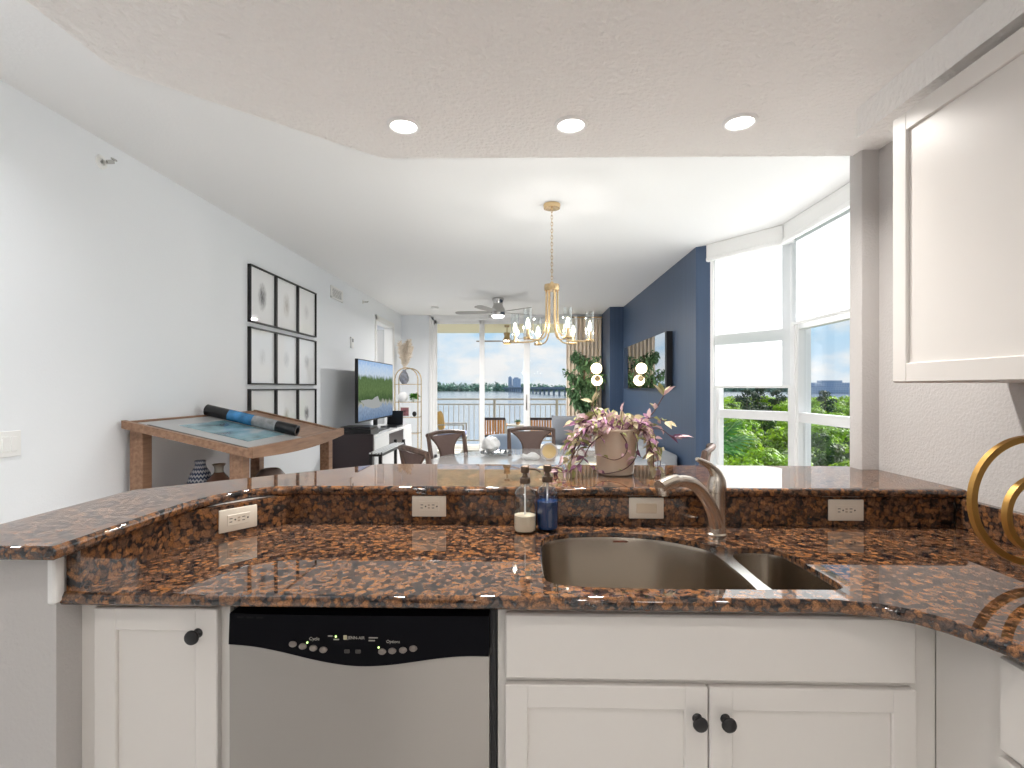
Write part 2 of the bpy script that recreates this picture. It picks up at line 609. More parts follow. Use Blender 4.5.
def inset(poly, d):
    if abs(d) < 1e-9:
        return list(poly)
    N = len(poly)
    area = sum(poly[i][0] * poly[(i + 1) % N][1] - poly[(i + 1) % N][0] * poly[i][1] for i in range(N))
    sg = 1 if area > 0 else -1
    out = []
    for i in range(N):
        p0, p1, p2 = Vector(poly[i - 1]), Vector(poly[i]), Vector(poly[(i + 1) % N])
        e1 = (p1 - p0).normalized(); e2 = (p2 - p1).normalized()
        n1 = Vector((-e1.y, e1.x)) * sg; n2 = Vector((-e2.y, e2.x)) * sg
        b = (n1 + n2)
        b = b / max(0.3, (1 + n1.dot(n2)))
        out.append((p1.x + b.x * d, p1.y + b.y * d))
    return out


def tag(o, label, cat, group=None, kind=None):
    o['label'] = label
    o['category'] = cat
    if group:
        o['group'] = group
    if kind:
        o['kind'] = kind
    return o


def thing(name, label, cat, loc=(0, 0, 0), group=None):
    o = bpy.data.objects.new(name, None)
    o.empty_display_size = 0.05
    o.location = loc
    COL.objects.link(o)
    WORLD[o.name] = Vector(loc)
    return tag(o, label, cat, group)


def struct(o):
    o['kind'] = 'structure'
    return o


def dup(root, loc=None, rotz=None, label=None, scale=None):
    r = root.copy()
    COL.objects.link(r)
    if loc is not None:
        r.location = loc
    if rotz is not None:
        r.rotation_euler = (0, 0, rotz)
    if scale is not None:
        r.scale = scale
    if label:
        r['label'] = label
    for ch in root.children:
        c = ch.copy(); COL.objects.link(c); c.parent = r
        for g in ch.children:
            d = g.copy(); COL.objects.link(d); d.parent = c
    return r


def spline(pts, closed=True, k=6):
    """Catmull-Rom through 2-D or 3-D points"""
    out = []
    N = len(pts)
    P = [Vector(p) for p in pts]
    rng = range(N) if closed else range(N - 1)
    for i in rng:
        if closed:
            a, b, c, d = P[i - 1], P[i], P[(i + 1) % N], P[(i + 2) % N]
        else:
            a, b, c, d = P[max(i - 1, 0)], P[i], P[i + 1], P[min(i + 2, N - 1)]
        for j in range(k):
            t = j / k
            out.append(0.5 * ((2 * b) + (c - a) * t + (2 * a - 5 * b + 4 * c - d) * t * t + (3 * b - a - 3 * c + d) * t ** 3))
    if not closed:
        out.append(P[-1])
    return [tuple(p) for p in out]


def text(body, size, loc, mat, parent, name='lettering', rot=(R(90), 0, 0), ext=0.0004):
    cu = bpy.data.curves.new(name, 'FONT')
    cu.body = body
    cu.size = size
    cu.extrude = ext
    cu.align_x = 'CENTER'
    cu.align_y = 'CENTER'
    tmp = bpy.data.objects.new(name + '_curve', cu)
    COL.objects.link(tmp)
    dg = bpy.context.evaluated_depsgraph_get()
    me = bpy.data.meshes.new_from_object(tmp.evaluated_get(dg))
    bpy.data.objects.remove(tmp)
    o = bpy.data.objects.new(name, me)
    COL.objects.link(o)
    me.materials.clear()
    me.materials.append(mat)
    WORLD[o.name] = Vector((0, 0, 0))
    o.rotation_euler = rot
    o.parent = parent
    o.location = Vector(loc) - WORLD[parent.name]
    return o


# ================================================================ ROOM SHELL
LW = -2.33          # left wall
HC = 2.74           # living ceiling
FW = 9.60           # far wall
struct(MB().box((LW, -2.6, -0.06), (2.5, FW + 0.12, 0)).build('floor', m_floor))
struct(MB().prism([(LW - 0.1, -2.7), (2.40, -2.7), (2.40, 4.42), (1.93, 5.10), (1.93, FW + 0.15), (LW - 0.1, FW + 0.15)], HC, HC + 0.18).build('ceiling', m_ceil, smooth=0))
# lower kitchen ceiling with a clipped corner that follows the bar
kc = [(-1.25, -2.6), (1.56, -2.6), (1.56, 2.18), (-0.60, 2.15), (-1.25, 1.53)]
struct(MB().prism(kc, 2.34, HC).build('ceiling_kitchen', m_kceil))
struct(MB().box((1.156, -2.6, 2.241), (1.44, 1.813, 2.34)).build('ceiling_soffit', m_kceil))
# left wall with the bedroom doorway
w = MB()
DY0, DY1, DZ = 7.95, 8.94, 2.44
w.box((LW - 0.14, -2.7, 0), (LW, DY0, HC)).box((LW - 0.14, DY1, 0), (LW, FW + 0.15, HC)).box((LW - 0.14, DY0, DZ), (LW, DY1, HC))
struct(w.build('wall_left', m_wall, smooth=0))
d1 = MB()
for y0, y1 in ((DY0 - 0.07, DY0), (DY1, DY1 + 0.07)):
    d1.box((LW, y0, 0), (LW + 0.02, y1, DZ + 0.07), 0.003)
d1.box((LW, DY0 - 0.07, DZ), (LW + 0.02, DY1 + 0.07, DZ + 0.07), 0.003)
d1.box((LW - 0.14, DY0, 0), (LW, DY0 + 0.015, DZ)).box((LW - 0.14, DY1 - 0.015, 0), (LW, DY1, DZ)).box((LW - 0.14, DY0, DZ - 0.015), (LW, DY1, DZ))
door1 = struct(d1.build('door_1', m_trim))
# bedroom behind the doorway
b = MB()
b.box((-4.6, 6.4, HC), (LW - 0.14, FW + 0.15, HC + 0.1)).box((-4.7, 6.4, 0), (-4.6, FW + 0.15, HC)).box((-4.6, 6.3, 0), (LW - 0.14, 6.4, HC))
b.box((-4.6, FW + 0.02, 0), (-3.1, FW + 0.15, HC)).box((-3.1, FW + 0.02, 0), (-2.45, FW + 0.15, 1.75)).box((-3.1, FW + 0.02, 2.44), (-2.45, FW + 0.15, HC))
b.box((-4.6, 6.4, -0.05), (LW - 0.14, FW, 0))
struct(b.build('wall_bedroom', m_wall, smooth=0))
f = MB()
f.box((-3.1, FW + 0.05, 1.75), (-3.05, FW + 0.10, 2.44)).box((-2.52, FW + 0.05, 1.75), (-2.45, FW + 0.10, 2.44))
f.box((-3.1, FW + 0.05, 1.75), (-2.45, FW + 0.10, 1.80)).box((-3.1, FW + 0.05, 2.39), (-2.45, FW + 0.10, 2.44)).box((-3.1, FW + 0.05, 2.06), (-2.45, FW + 0.10, 2.10))
win4 = struct(f.build('window_4', m_frame))
MB().box((-3.05, FW + 0.07, 1.80), (-2.52, FW + 0.075, 2.39)).build('pane', m_pane, win4)
dl = thing('bedroom_door', 'light grey door leaf standing ajar inside the bedroom doorway', 'door leaf', (-2.56, 8.9, 0))
MB().box((-3.05, 8.975, 0.01), (-2.49, 9.015, 2.40), 0.003).build('panel', M('door_leaf_paint', (0.60, 0.60, 0.60), 0.5), dl)
MB().cyl((-2.98, 8.975, 0.95), (-2.98, 8.92, 0.95), 0.011).box((-2.99, 8.905, 0.94), (-2.87, 8.925, 0.96), 0.004).build('handle', m_fan, dl)
bl_ = thing('added_bedroom_light', 'added unseen ceiling lamp inside the bedroom beyond the doorway', 'ceiling light', (-3.3, 8.4, 2.66))  # unseen lamp added to brighten the room behind the doorway
MB().lathe([(0, 2.735), (0.17, 2.735), (0.17, 2.715), (0.15, 2.712), (0, 2.712)], (-3.3, 8.4, 0), 32).build('base', m_trim, bl_)
MB().lathe([(0.15, 2.711), (0.145, 2.69), (0.10, 2.668), (0, 2.66)], (-3.3, 8.4, 0), 32).build('diffuser', emission('added_bedroom_glow', (1.0, 0.97, 0.93), 5.0), bl_)
lamp('AREA', 'added_bedroom_lamp', bl_, (-3.3, 8.4, 2.655), 14.0, (1.0, 0.97, 0.93), 0.25)
# far wall around the sliding door
SL, SR, ST = -1.765, 0.86, 2.71
w = MB()
w.box((LW, FW, 0), (SL, FW + 0.14, HC)).box((SR, FW, 0), (1.70, FW + 0.14, HC)).box((SL, FW, ST), (SR, FW + 0.14, HC))
struct(w.build('wall_far', m_wall, smooth=0))
# blue wall, with a deeper boxed-out end
w = MB()
w.prism([(1.66, 5.02), (1.775, 4.955), (1.90, 5.05), (1.90, FW + 0.14), (1.43, FW), (1.43, 8.68), (1.66, 8.68)], 0, HC)
struct(w.build('wall_blue', m_blue, smooth=0))
# kitchen right wall and its end pier
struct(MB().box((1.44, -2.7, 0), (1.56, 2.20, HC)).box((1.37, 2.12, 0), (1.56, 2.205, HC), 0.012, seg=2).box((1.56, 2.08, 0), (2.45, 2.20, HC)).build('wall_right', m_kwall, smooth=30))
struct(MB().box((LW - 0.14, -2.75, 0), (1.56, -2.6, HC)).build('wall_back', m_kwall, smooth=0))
# knee wall that carries the raised bar
kin = [(-1.035, 1.105), (-1.035, 1.44), (-0.80, 1.75), (1.44, 1.75)]
kout = [(1.44, 1.90), (-0.86, 1.90), (-1.19, 1.50), (-1.19, 1.105)]
struct(MB().prism(kin + kout, 0, 1.01).build('wall_bar', m_kwall, smooth=0))
MB_t = MB()
MB_t.box((-1.048, 1.094, 0.895), (-1.030, 1.122, 1.008), 0.004).box((-1.19, 1.094, 0.995), (-1.03, 1.106, 1.009), 0.003)
struct(MB_t.build('trim_1', m_trim))


# ---------------------------------------------------------------- windows on the right
def pane_rect(mb, P, U, u0, u1, z0, z1, t0, t1, bev=0.004):
    """a box on the window plane: P origin, U horizontal unit vector, thickness along the outward normal from t0 to t1"""
    N = Vector((-U.y, U.x, 0)) * -1
    m = Matrix((U.to_4d(), N.to_4d(), Vector((0, 0, 1, 0)), Vector((0, 0, 0, 1)))).transposed()
    m = Matrix.Translation(P) @ Matrix(((U.x, N.x, 0, 0), (U.y, N.y, 0, 0), (0, 0, 1, 0), (0, 0, 0, 1)))
    mb.box((u0, t0, z0), (u1, t1, z1), bev, mat=m)


SILL = 0.30
A1 = Vector((1.85, 5.03, 0)); B1 = Vector((2.300, 4.402, 0))
U1 = (A1 - B1).normalized(); L1 = (A1 - B1).length
A2 = Vector((2.300, 4.402, 0)); B2 = Vector((2.300, 2.20, 0))
U2 = (A2 - B2).normalized(); L2 = (A2 - B2).length


def window(name, P, U, L, cols):
    mb = MB()
    for z0, z1 in ((SILL, SILL + 0.06), (1.085, 1.165), (1.86, 1.92), (2.67, HC)):
        pane_rect(mb, P, U, 0, L, z0, z1, -0.02, 0.045)
    for u0, u1 in cols:
        pane_rect(mb, P, U, u0, u1, SILL, HC, -0.025, 0.05)
    pane_rect(mb, P, U, 0, L, 0, SILL, -0.03, 0.12, 0)
    wo = struct(mb.build(name, m_frame))
    pb = MB()
    edges = [c for c in cols]
    for (a0, a1), (b0, b1) in zip(edges, edges[1:]):
        for z0, z1 in ((SILL + 0.06, 1.085), (1.165, 1.86), (1.92, 2.67)):
            pane_rect(pb, P, U, a1, b0, z0, z1, 0.02, 0.026, 0)
    pb.build('pane', m_pane, wo)
    return wo


window('window_1', B1, U1, L1, [(0.0, 0.055), (L1 - 0.06, L1)])
window('window_2', B2, U2, L2, [(0, 0.06), (0.98, 1.08), (L2 - 0.075, L2)])
# corner post between the two windows, and the blue-white reveal strip beside the navy wall
struct(MB().prism([(2.26, 4.36), (2.40, 4.36), (2.40, 4.46), (2.32, 4.50), (2.25, 4.44)], 0, HC).build('trim_2', m_frame, smooth=0))
struct(MB().prism([(1.775, 4.955), (1.80, 4.94), (1.86, 5.0), (1.86, 5.10), (1.80, 5.05)], 0, HC).build('trim_3', m_frame, smooth=0))
# shade cornices: moulded boards just under the ceiling
cor = MB()
prof = [(0.0, 0.0), (0.0, -0.14), (0.012, -0.155), (0.03, -0.16), (0.03, -0.02), (0.10, 0.0)]


def cornice(name, P, U, u0, u1):
    mb = MB()
    pane_rect(mb, P, U, u0, u1, HC - 0.15, HC, -0.145, -0.12, 0.006)
    pane_rect(mb, P, U, u0, u1, HC - 0.165, HC - 0.125, -0.155, -0.115, 0.008)
    pane_rect(mb, P, U, u1 - 0.02, u1, HC - 0.15, HC, -0.145, -0.03, 0.004)
    return struct(mb.build(name, m_trim))


cornice('trim_4', B1, U1, -0.055, L1 + 0.0)
cornice('trim_5', B2, U2, 0.0, L2 - 0.06)


def roller(P, U, u0, u1, zb, label):
    t = thing('roller_shade', label, 'roller shade', tuple(P + U * (u0 + u1) / 2 + Vector((0, 0, zb))), 'white roller shades on the right-hand windows')
    mb = MB(); 
    Nn = Vector((U.y, -U.x, 0))
    mb.face([P + U * a_ + Nn * -0.0745 + Vector((0, 0, b_)) for a_, b_ in ((u0, zb + 0.02), (u1, zb + 0.02), (u1, HC - 0.06), (u0, HC - 0.06))])
    mb.build('fabric', m_shade, t)
    mb = MB(); pane_rect(mb, P, U, u0, u1, zb, zb + 0.025, -0.082, -0.066, 0.003); mb.build('bottom_rail', m_trim, t)
    mb = MB()
    N = Vector((U.y, -U.x, 0)); p = P + N * -0.075 + Vector((0, 0, HC - 0.06))
    mb.cyl(p + U * u0, p + U * u1, 0.028); mb.build('roller_tube', m_trim, t)
    return t


roller(B1, U1, 0.012, L1 - 0.03, 1.37, 'white roller shade pulled down past the crossbar of the angled window')
roller(B2, U2, 0.06, L2 - 0.075, 1.89, 'white roller shade lowered only to the crossbar, on the side window')

# ---------------------------------------------------------------- sliding door
mb = MB()
fy0, fy1 = FW + 0.0, FW + 0.12
mb.box((SL, fy0, 0), (SL + 0.05, fy1, ST), 0.004).box((SR - 0.05, fy0, 0), (SR, fy1, ST), 0.004)
mb.box((SL, fy0, ST - 0.06), (SR, fy1, ST), 0.004).box((SL, fy0, 0), (SR, fy1, 0.03))
mb.box((SL - 0.04, FW - 0.02, 0), (SL, FW, ST + 0.04), 0.003).box((SL - 0.04, FW - 0.02, ST), (SR + 0.04, FW, ST + 0.05), 0.003)
slid = struct(mb.build('door_2', m_frame))
gaps = [(SL + 0.05, -0.82), (-0.82, 0.015), (0.015, SR - 0.05)]
for i, (x0, x1) in enumerate(gaps):
    yy = FW + 0.03 + 0.02 * (i % 2)
    p = MB()
    wL = 0.055 if i < 2 else 0.075
    p.box((x0 - (0.03 if i else 0), yy, 0.03), (x0 + wL, yy + 0.035, ST - 0.06), 0.003)
    p.box((x1 - 0.04, yy, 0.03), (x1 + (0.03 if i < 2 else 0), yy + 0.035, ST - 0.06), 0.003)
    p.box((x0, yy, ST - 0.13), (x1, yy + 0.035, ST - 0.06), 0.003).box((x0, yy, 0.03), (x1, yy + 0.035, 0.12), 0.003)
    po = p.build('door_panel', m_frame, slid)
    MB().box((x0 + wL, yy + 0.014, 0.12), (x1 - 0.04, yy + 0.02, ST - 0.13)).build('pane', m_pane, po)
    if i == 2:
        MB().box((x0 + 0.0, yy - 0.02, 0.95), (x0 + 0.025, yy, 1.25), 0.004).build('handle', m_fan, po)

# ================================================================ KITCHEN
# ---- raised bar countertop
bar_poly = [(-1.28, 1.035), (-0.975, 1.035)] + [(-0.975, 1.38), (-0.968, 1.48), (-0.945, 1.56), (-0.90, 1.64), (-0.84, 1.685), (-0.76, 1.703)] + \
           [(1.438, 1.700), (1.438, 2.118), (1.368, 2.118), (1.368, 2.205), (-0.62, 2.225), (-1.28, 1.63)]
edge_prof = [(0.010, 0.0), (0.004, -0.0025), (0.0008, -0.008), (0.0, -0.015), (0.0008, -0.022), (0.004, -0.0275), (0.010, -0.03)]
tag(MB().slabpoly(bar_poly, [], [(i, 1.04 + z) for i, z in edge_prof]).build('bar_countertop', m_granite, smooth=45, flat_caps=True),
    'long polished brown granite bar top on the raised half wall', 'bar top')

# ---- sink outlines (plan)
main_bowl = spline([(0.048, 1.25), (0.046, 1.40), (0.056, 1.535), (0.115, 1.592), (0.20, 1.612), (0.30, 1.612), (0.40, 1.588), (0.475, 1.54), (0.528, 1.475),
                    (0.540, 1.36), (0.540, 1.23), (0.520, 1.183), (0.378, 1.176), (0.234, 1.178), (0.115, 1.187), (0.066, 1.205)], True, 4)
small_bowl = spline([(0.573, 1.22), (0.573, 1.36), (0.578, 1.44), (0.605, 1.464), (0.653, 1.467), (0.695, 1.455), (0.715, 1.405), (0.727, 1.23), (0.712, 1.186), (0.64, 1.180), (0.588, 1.183)], True, 4)
hole = spline([(0.044, 1.25), (0.042, 1.40), (0.052, 1.54), (0.112, 1.597), (0.20, 1.617), (0.30, 1.617), (0.405, 1.592), (0.482, 1.545), (0.53, 1.505), (0.575, 1.475),
               (0.653, 1.473), (0.699, 1.460), (0.720, 1.405), (0.732, 1.23), (0.716, 1.180), (0.64, 1.174), (0.378, 1.170), (0.234, 1.172), (0.112, 1.181), (0.060, 1.202)], True, 4)
# ---- lower countertop with its backsplash
ct_poly = [(-1.04, 1.113), (0.66, 1.113), (0.742, 1.096), (0.797, 1.066), (0.826, 1.030), (0.851, 0.985), (0.866, 0.945), (0.878, 0.90), (0.886, 0.82), (0.89, 0.6), (0.89, -1.2), (1.437, -1.2),
           (1.437, 1.745), (-0.79, 1.745), (-1.03, 1.44)]
ct = thing('countertop', 'lower brown granite worktop around the sink, with curved inner corner', 'countertop', (0.2, 1.4, 0.884))
MB().slabpoly(ct_poly, [hole], [(i, 0.914 + z) for i, z in edge_prof]).build('slab', m_granite, ct, smooth=45, flat_caps=True)
bs = [(-1.03, 1.125), (-0.998, 1.125), (-0.998, 1.43), (-0.782, 1.72), (1.41, 1.72), (1.41, 1.745), (-0.795, 1.745), (-1.03, 1.44)]
MB().prism(bs, 0.914, 1.0095).build('backsplash', m_granite, ct, smooth=0)
MB().box((1.412, -1.2, 0.9145), (1.438, 1.718, 1.0095), 0.002).build('backsplash', m_granite, ct, smooth=0)

# ---- sink
sk = thing('sink', 'brushed steel undermount sink with large round-backed bowl and small side bowl', 'sink', (0.39, 1.4, 0.7))


def bowl(loop, z0, z1, name):
    mb = MB()
    cx = sum(p[0] for p in loop) / len(loop); cyy = sum(p[1] for p in loop) / len(loop)
    prof_ = [(0.0, z1), (0.004, z1 - 0.01), (0.010, z0 + 0.05), (0.020, z0 + 0.018), (0.045, z0 + 0.003), (0.08, z0)]
    loops = [[mb.bm.verts.new((x, y, z)) for x, y in [(px + (cx - px) * i / 0.30, py + (cyy - py) * i / 0.30) for px, py in loop]] for i, z in prof_]
    for A, B in zip(loops, loops[1:]):
        for k in range(len(A)):
            mb.bm.faces.new((A[k], A[(k + 1) % len(A)], B[(k + 1) % len(A)], B[k]))
    mb.bm.faces.new(loops[-1])
    o = mb.build(name, m_sink, sk, smooth=60, recalc=True)
    return o, (cx, cyy)


bo, bc = bowl(main_bowl, 0.675, 0.9015, 'bowl')
MB().lathe([(0.0, 0.0), (0.03, 0.001), (0.043, 0.004), (0.045, 0.0)], (bc[0], bc[1], 0.6755), 24).build('drain', m_nickel, bo)
MB().box((0.275, 1.606, 0.888), (0.325, 1.6085, 0.8925)).build('maker_mark', M('etched_red_mark', (0.16, 0.05, 0.03), 0.5), bo)
so, sc2 = bowl(small_bowl, 0.74, 0.9015, 'bowl')
MB().lathe([(0.0, 0.0), (0.03, 0.001), (0.043, 0.004), (0.045, 0.0)], (sc2[0], sc2[1], 0.7405), 24).build('drain', m_nickel, so)
MB().slabpoly(inset(hole, 0.0008), [main_bowl, small_bowl], [(0, 0.9015), (0, 0.899)]).build('rim', steel_mat('sink_rim_steel', (0.72, 0.70, 0.67), 0.2, (2, 2, 2), 0.0), sk, smooth=0)

# ---- faucet
fc = thing('faucet', 'brushed nickel single-lever faucet standing behind the sink', 'faucet', (0.595, 1.61, 0.914))
MB().lathe([(0.0, 0), (0.033, 0), (0.033, 0.004), (0.029, 0.008), (0.0275, 0.03), (0.027, 0.09), (0.0275, 0.132), (0.0, 0.132)], (0.595, 1.61, 0.9145), 28).build('body', m_nickel, fc)
sp = spline([(0.592, 1.598, 0.945), (0.575, 1.585, 0.990), (0.548, 1.565, 1.035), (0.515, 1.54, 1.073), (0.480, 1.515, 1.094), (0.440, 1.487, 1.102), (0.405, 1.463, 1.100), (0.376, 1.442, 1.093)], False, 5)
rr = [0.021 + 0.001 * math.sin(i) * 0 - 0.006 * (i / (len(sp) - 1)) + (0.004 if i > len(sp) * 0.7 else 0) for i in range(len(sp))]
spo = MB().tube(sp, rr, 14).build('spout', m_nickel, fc)
MB().lathe([(0, 0), (0.015, 0), (0.017, 0.006), (0.0165, 0.02), (0, 0.02)], (0.388, 1.449, 1.068), 20).build('spray_head', m_nickel, spo)
lv = spline([(0.595, 1.61, 1.045), (0.598, 1.611, 1.075), (0.592, 1.608, 1.105), (0.572, 1.600, 1.128), (0.548, 1.590, 1.142), (0.524, 1.580, 1.153)], False, 5)
lr = [0.0275, 0.028, 0.0282, 0.028, 0.0277, 0.027, 0.026, 0.0245, 0.0225, 0.0205, 0.0185, 0.0165, 0.015, 0.0135, 0.0125, 0.0115, 0.011, 0.0105, 0.010, 0.0095, 0.009, 0.0085, 0.008, 0.0075, 0.007, 0.0055]
MB().tube(lv, lr[:len(lv)], 16).build('lever', m_nickel, fc)


# ---- soap bottles
def soap(x, y, label, liq_mat, fill, group='glass pump bottles beside the sink'):
    t = thing('soap_bottle', label, 'soap bottle', (x, y, 0.9145), group)
    c = (x, y, 0.915)
    MB().lathe([(0, 0), (0.031, 0), (0.0345, 0.005), (0.0355, 0.015), (0.0355, 0.108), (0.034, 0.120), (0.028, 0.132), (0.018, 0.140), (0.0145, 0.145), (0.0145, 0.153)], c, 28).build('bottle', m_bottle, t)
    MB().lathe([(0, 0.004), (0.0325, 0.006), (0.0340, 0.015), (0.0340, fill), (0, fill + 0.001)], c, 28).build('liquid', liq_mat, t)
    MB().cyl((x, y, 0.925), (x, y, 1.075), 0.0028, n=8).build('dip_tube', m_white, t)
    p = MB()
    p.lathe([(0, 0.153), (0.017, 0.153), (0.0175, 0.158), (0.0165, 0.170), (0.010, 0.173), (0.008, 0.180), (0.008, 0.184), (0.0135, 0.187), (0.0135, 0.206), (0.010, 0.209), (0, 0.209)], c, 20)
    p.tube(spline([(x + 0.008, y - 0.002, 1.114), (x + 0.028, y - 0.004, 1.114), (x + 0.040, y - 0.006, 1.111), (x + 0.049, y - 0.007, 1.104)], False, 4), 0.0034, 8)
    p.build('pump', m_bronze, t)


m_bronze = M('antique_bronze', (0.16, 0.115, 0.085), 0.35, 0.7)
m_cream = M('cream_soap', (0.82, 0.72, 0.56), 0.35)
m_blueliq = M('blue_soap', (0.004, 0.045, 0.16), 0.12)
soap(0.0, 1.625, 'clear glass pump bottle a third full of cream soap', m_cream, 0.053)
soap(0.072, 1.652, 'clear glass pump bottle half full of dark blue soap', m_blueliq, 0.092)


# ---- outlets
def outlet(c, ang, label, kind):
    """plate lying along the backsplash; ang = turn of the plate about z"""
    t = thing('power_outlet' if kind == 'outlet' else 'light_switch', label, 'outlet' if kind == 'outlet' else 'switch', c, 'ivory plates on the granite backsplash')
    m = Matrix.Translation(Vector(c)) @ Matrix.Rotation(ang, 4, 'Z')
    MB().box((-0.0575, -0.006, -0.035), (0.0575, 0.0, 0.035), 0.003, mat=m, seg=2).build('plate', m_plate, t)
    if kind == 'outlet':
        MB().box((-0.034, -0.0072, -0.0165), (0.034, -0.005, 0.0165), 0.001, mat=m).build('receptacle', m_plate, t)
        for sx in (-0.019, 0.019):
            q = MB()
            q.box((sx - 0.009, -0.0076, 0.004), (sx + 0.000, -0.006, 0.0062), mat=m).box((sx - 0.009, -0.0076, -0.0062), (sx - 0.001, -0.006, -0.004), mat=m)
            t0 = m @ Vector((sx + 0.008, -0.0076, 0)); t1 = m @ Vector((sx + 0.008, -0.006, 0))
            q.cyl(t0, t1, 0.0026, n=10)
            q.build('slots', m_slot, t)
        MB().box((-0.0035, -0.0078, 0.002), (0.0035, -0.006, 0.007), mat=m).box((-0.0035, -0.0078, -0.007), (0.0035, -0.006, -0.002), mat=m).build('test_buttons', M('tan_button', (0.5, 0.42, 0.32), 0.5), t)
    else:
        MB().box((-0.034, -0.0095, -0.0165), (0.034, -0.005, 0.0165), 0.002, mat=m).build('rocker', M('beige_rocker', (0.70, 0.60, 0.46), 0.35), t)


ang = math.atan2(1.72 - 1.43, -0.782 + 0.998)
outlet((-0.893, 1.571, 0.964), ang, 'ivory double outlet on the slanted backsplash corner, leftmost of three', 'outlet')
outlet((-0.323, 1.72, 0.972), 0, 'ivory double outlet on the straight backsplash above the dishwasher', 'outlet')
outlet((0.404, 1.72, 0.970), 0, 'ivory plate with a single beige rocker switch, left of the faucet', 'switch')
outlet((1.058, 1.72, 0.967), 0, 'ivory double outlet on the backsplash right of the sink', 'outlet')


# ---- cabinets
def shaker_door(x0, x1, z0, z1, y, parent, name='door', st=0.052, dep=0.019, flip=None):
    """door face looking towards -y (or -x with flip)"""
    mb = MB()

    def bx(a, b, bev=0.0):
        if flip is None:
            mb.box((a[0], a[1], a[2]), (b[0], b[1], b[2]), bev)
        else:
            mb.box((a[1] - y + flip, a[0], a[2]), (b[1] - y + flip, b[0], b[2]), bev)
    bx((x0, y, z0), (x0 + st, y + dep, z1), 0.0025)
    bx((x1 - st, y, z0), (x1, y + dep, z1), 0.0025)
    bx((x0 + st - 0.003, y + 0.0004, z0), (x1 - st + 0.003, y + dep, z0 + st), 0.0025)
    bx((x0 + st - 0.003, y + 0.0004, z1 - st), (x1 - st + 0.003, y + dep, z1), 0.0025)
    bx((x0 + st - 0.006, y + 0.009, z0 + st - 0.006), (x1 - st + 0.006, y + dep - 0.002, z1 - st + 0.006), 0.003)
    return mb.build(name, m_cab, parent, smooth=30)


def knob(x, z, y, parent):
    q = Matrix.Translation((x, y, z)) @ Matrix.Rotation(R(90), 4, 'X')
    MB().lathe([(0.0, 0.030), (0.010, 0.0295), (0.0155, 0.026), (0.0165, 0.022), (0.014, 0.018), (0.007, 0.014), (0.006, 0.006), (0.011, 0.0), (0, 0)], (0, 0, 0), 20, mat=q).build('knob', m_blackmetal, parent)


FY = 1.15
cl = thing('base_cabinet', 'white shaker base cabinet left of the dishwasher, single door', 'cabinet', (-0.86, 1.4, 0))
MB().box((-1.034, FY + 0.0195, 0.1), (-0.683, 1.70, 0.8835)).box((-1.034, FY + 0.06, 0), (-0.683, 1.70, 0.1)).build('body', m_cab, cl, smooth=0)
dr = shaker_door(-0.99, -0.702, 0.11, 0.866, FY, cl)
knob(-0.746, 0.811, FY, dr)

cs = thing('sink_cabinet', 'white shaker sink cabinet with false drawer front over two doors', 'cabinet', (0.42, 1.4, 0))
MB().box((-0.062, FY + 0.0195, 0.1), (0.918, FY + 0.04, 0.8835)).box((-0.062, FY + 0.0195, 0), (-0.045, 1.70, 0.8835)).box((0.884, FY + 0.0195, 0.0), (0.918, 1.70, 0.8835)).box((-0.062, 1.69, 0.1), (0.918, 1.70, 0.8835)).box((-0.062, FY + 0.06, 0), (0.918, FY + 0.075, 0.1)).build('body', m_cab, cs, smooth=0)
mb = MB().box((-0.045, FY, 0.716), (0.863, FY + 0.019, 0.862), 0.004)
mb.build('drawer_front', m_cab, cs, smooth=30)
dA = shaker_door(-0.045, 0.4075, 0.11, 0.703, FY, cs)
knob(0.383, 0.635, FY, dA)
dB = shaker_door(0.4105, 0.863, 0.11, 0.703, FY, cs)
knob(0.445, 0.635, FY, dB)

cr_ = thing('corner_cabinet', 'white base cabinet run returning towards the viewer at the right edge', 'cabinet', (1.2, 0.2, 0))
MB().box((0.9185, -1.2, 0.1), (1.436, 1.168, 0.8835)).box((0.98, -1.2, 0), (1.436, 1.168, 0.1)).build('body', m_cab, cr_, smooth=0)
MB().box((0.9005, 0.50, 0.683), (0.9185, 0.998, 0.862), 0.004).build('drawer', m_cab, cr_, smooth=30)
shaker_door(0.50, 0.998, 0.11, 0.672, 0.0, cr_, flip=0.8995)

uc = thing('upper_cabinet', 'white shaker wall cabinet hung on the right wall under the soffit', 'cabinet', (1.27, 1.0, 1.385))
MB().box((1.1095, 0.1, 1.385), (1.439, 1.568, 2.165), 0.002).build('body', m_cab, uc, smooth=0)
shaker_door(0.80, 1.548, 1.387, 2.163, 0.0, uc, flip=1.09, st=0.055)
shaker_door(0.11, 0.796, 1.387, 2.163, 0.0, uc, flip=1.09, st=0.055)

# ---- dishwasher
dw = thing('dishwasher', 'stainless steel dishwasher with curved black control panel', 'dishwasher', (-0.37, 1.4, 0))
MB().box((-0.680, FY + 0.03, 0.02), (-0.066, 1.69, 0.868)).build('cavity', m_black, dw, smooth=0)
xL, xR = -0.666, -0.080


def dw_curve(x):
    u = (x + 0.373) / 0.293
    a = abs(u)
    s_ = 0.5 + 0.5 * math.cos(PI * min(a / 0.92, 1))
    return 0.782 - 0.012 * u - 0.030 * s_ if u < 0 else 0.782 - 0.012 * u * 0.6 - 0.030 * s_


def bulge(x):
    return 0.006 * math.cos((x + 0.373) / 0.293 * PI / 2)


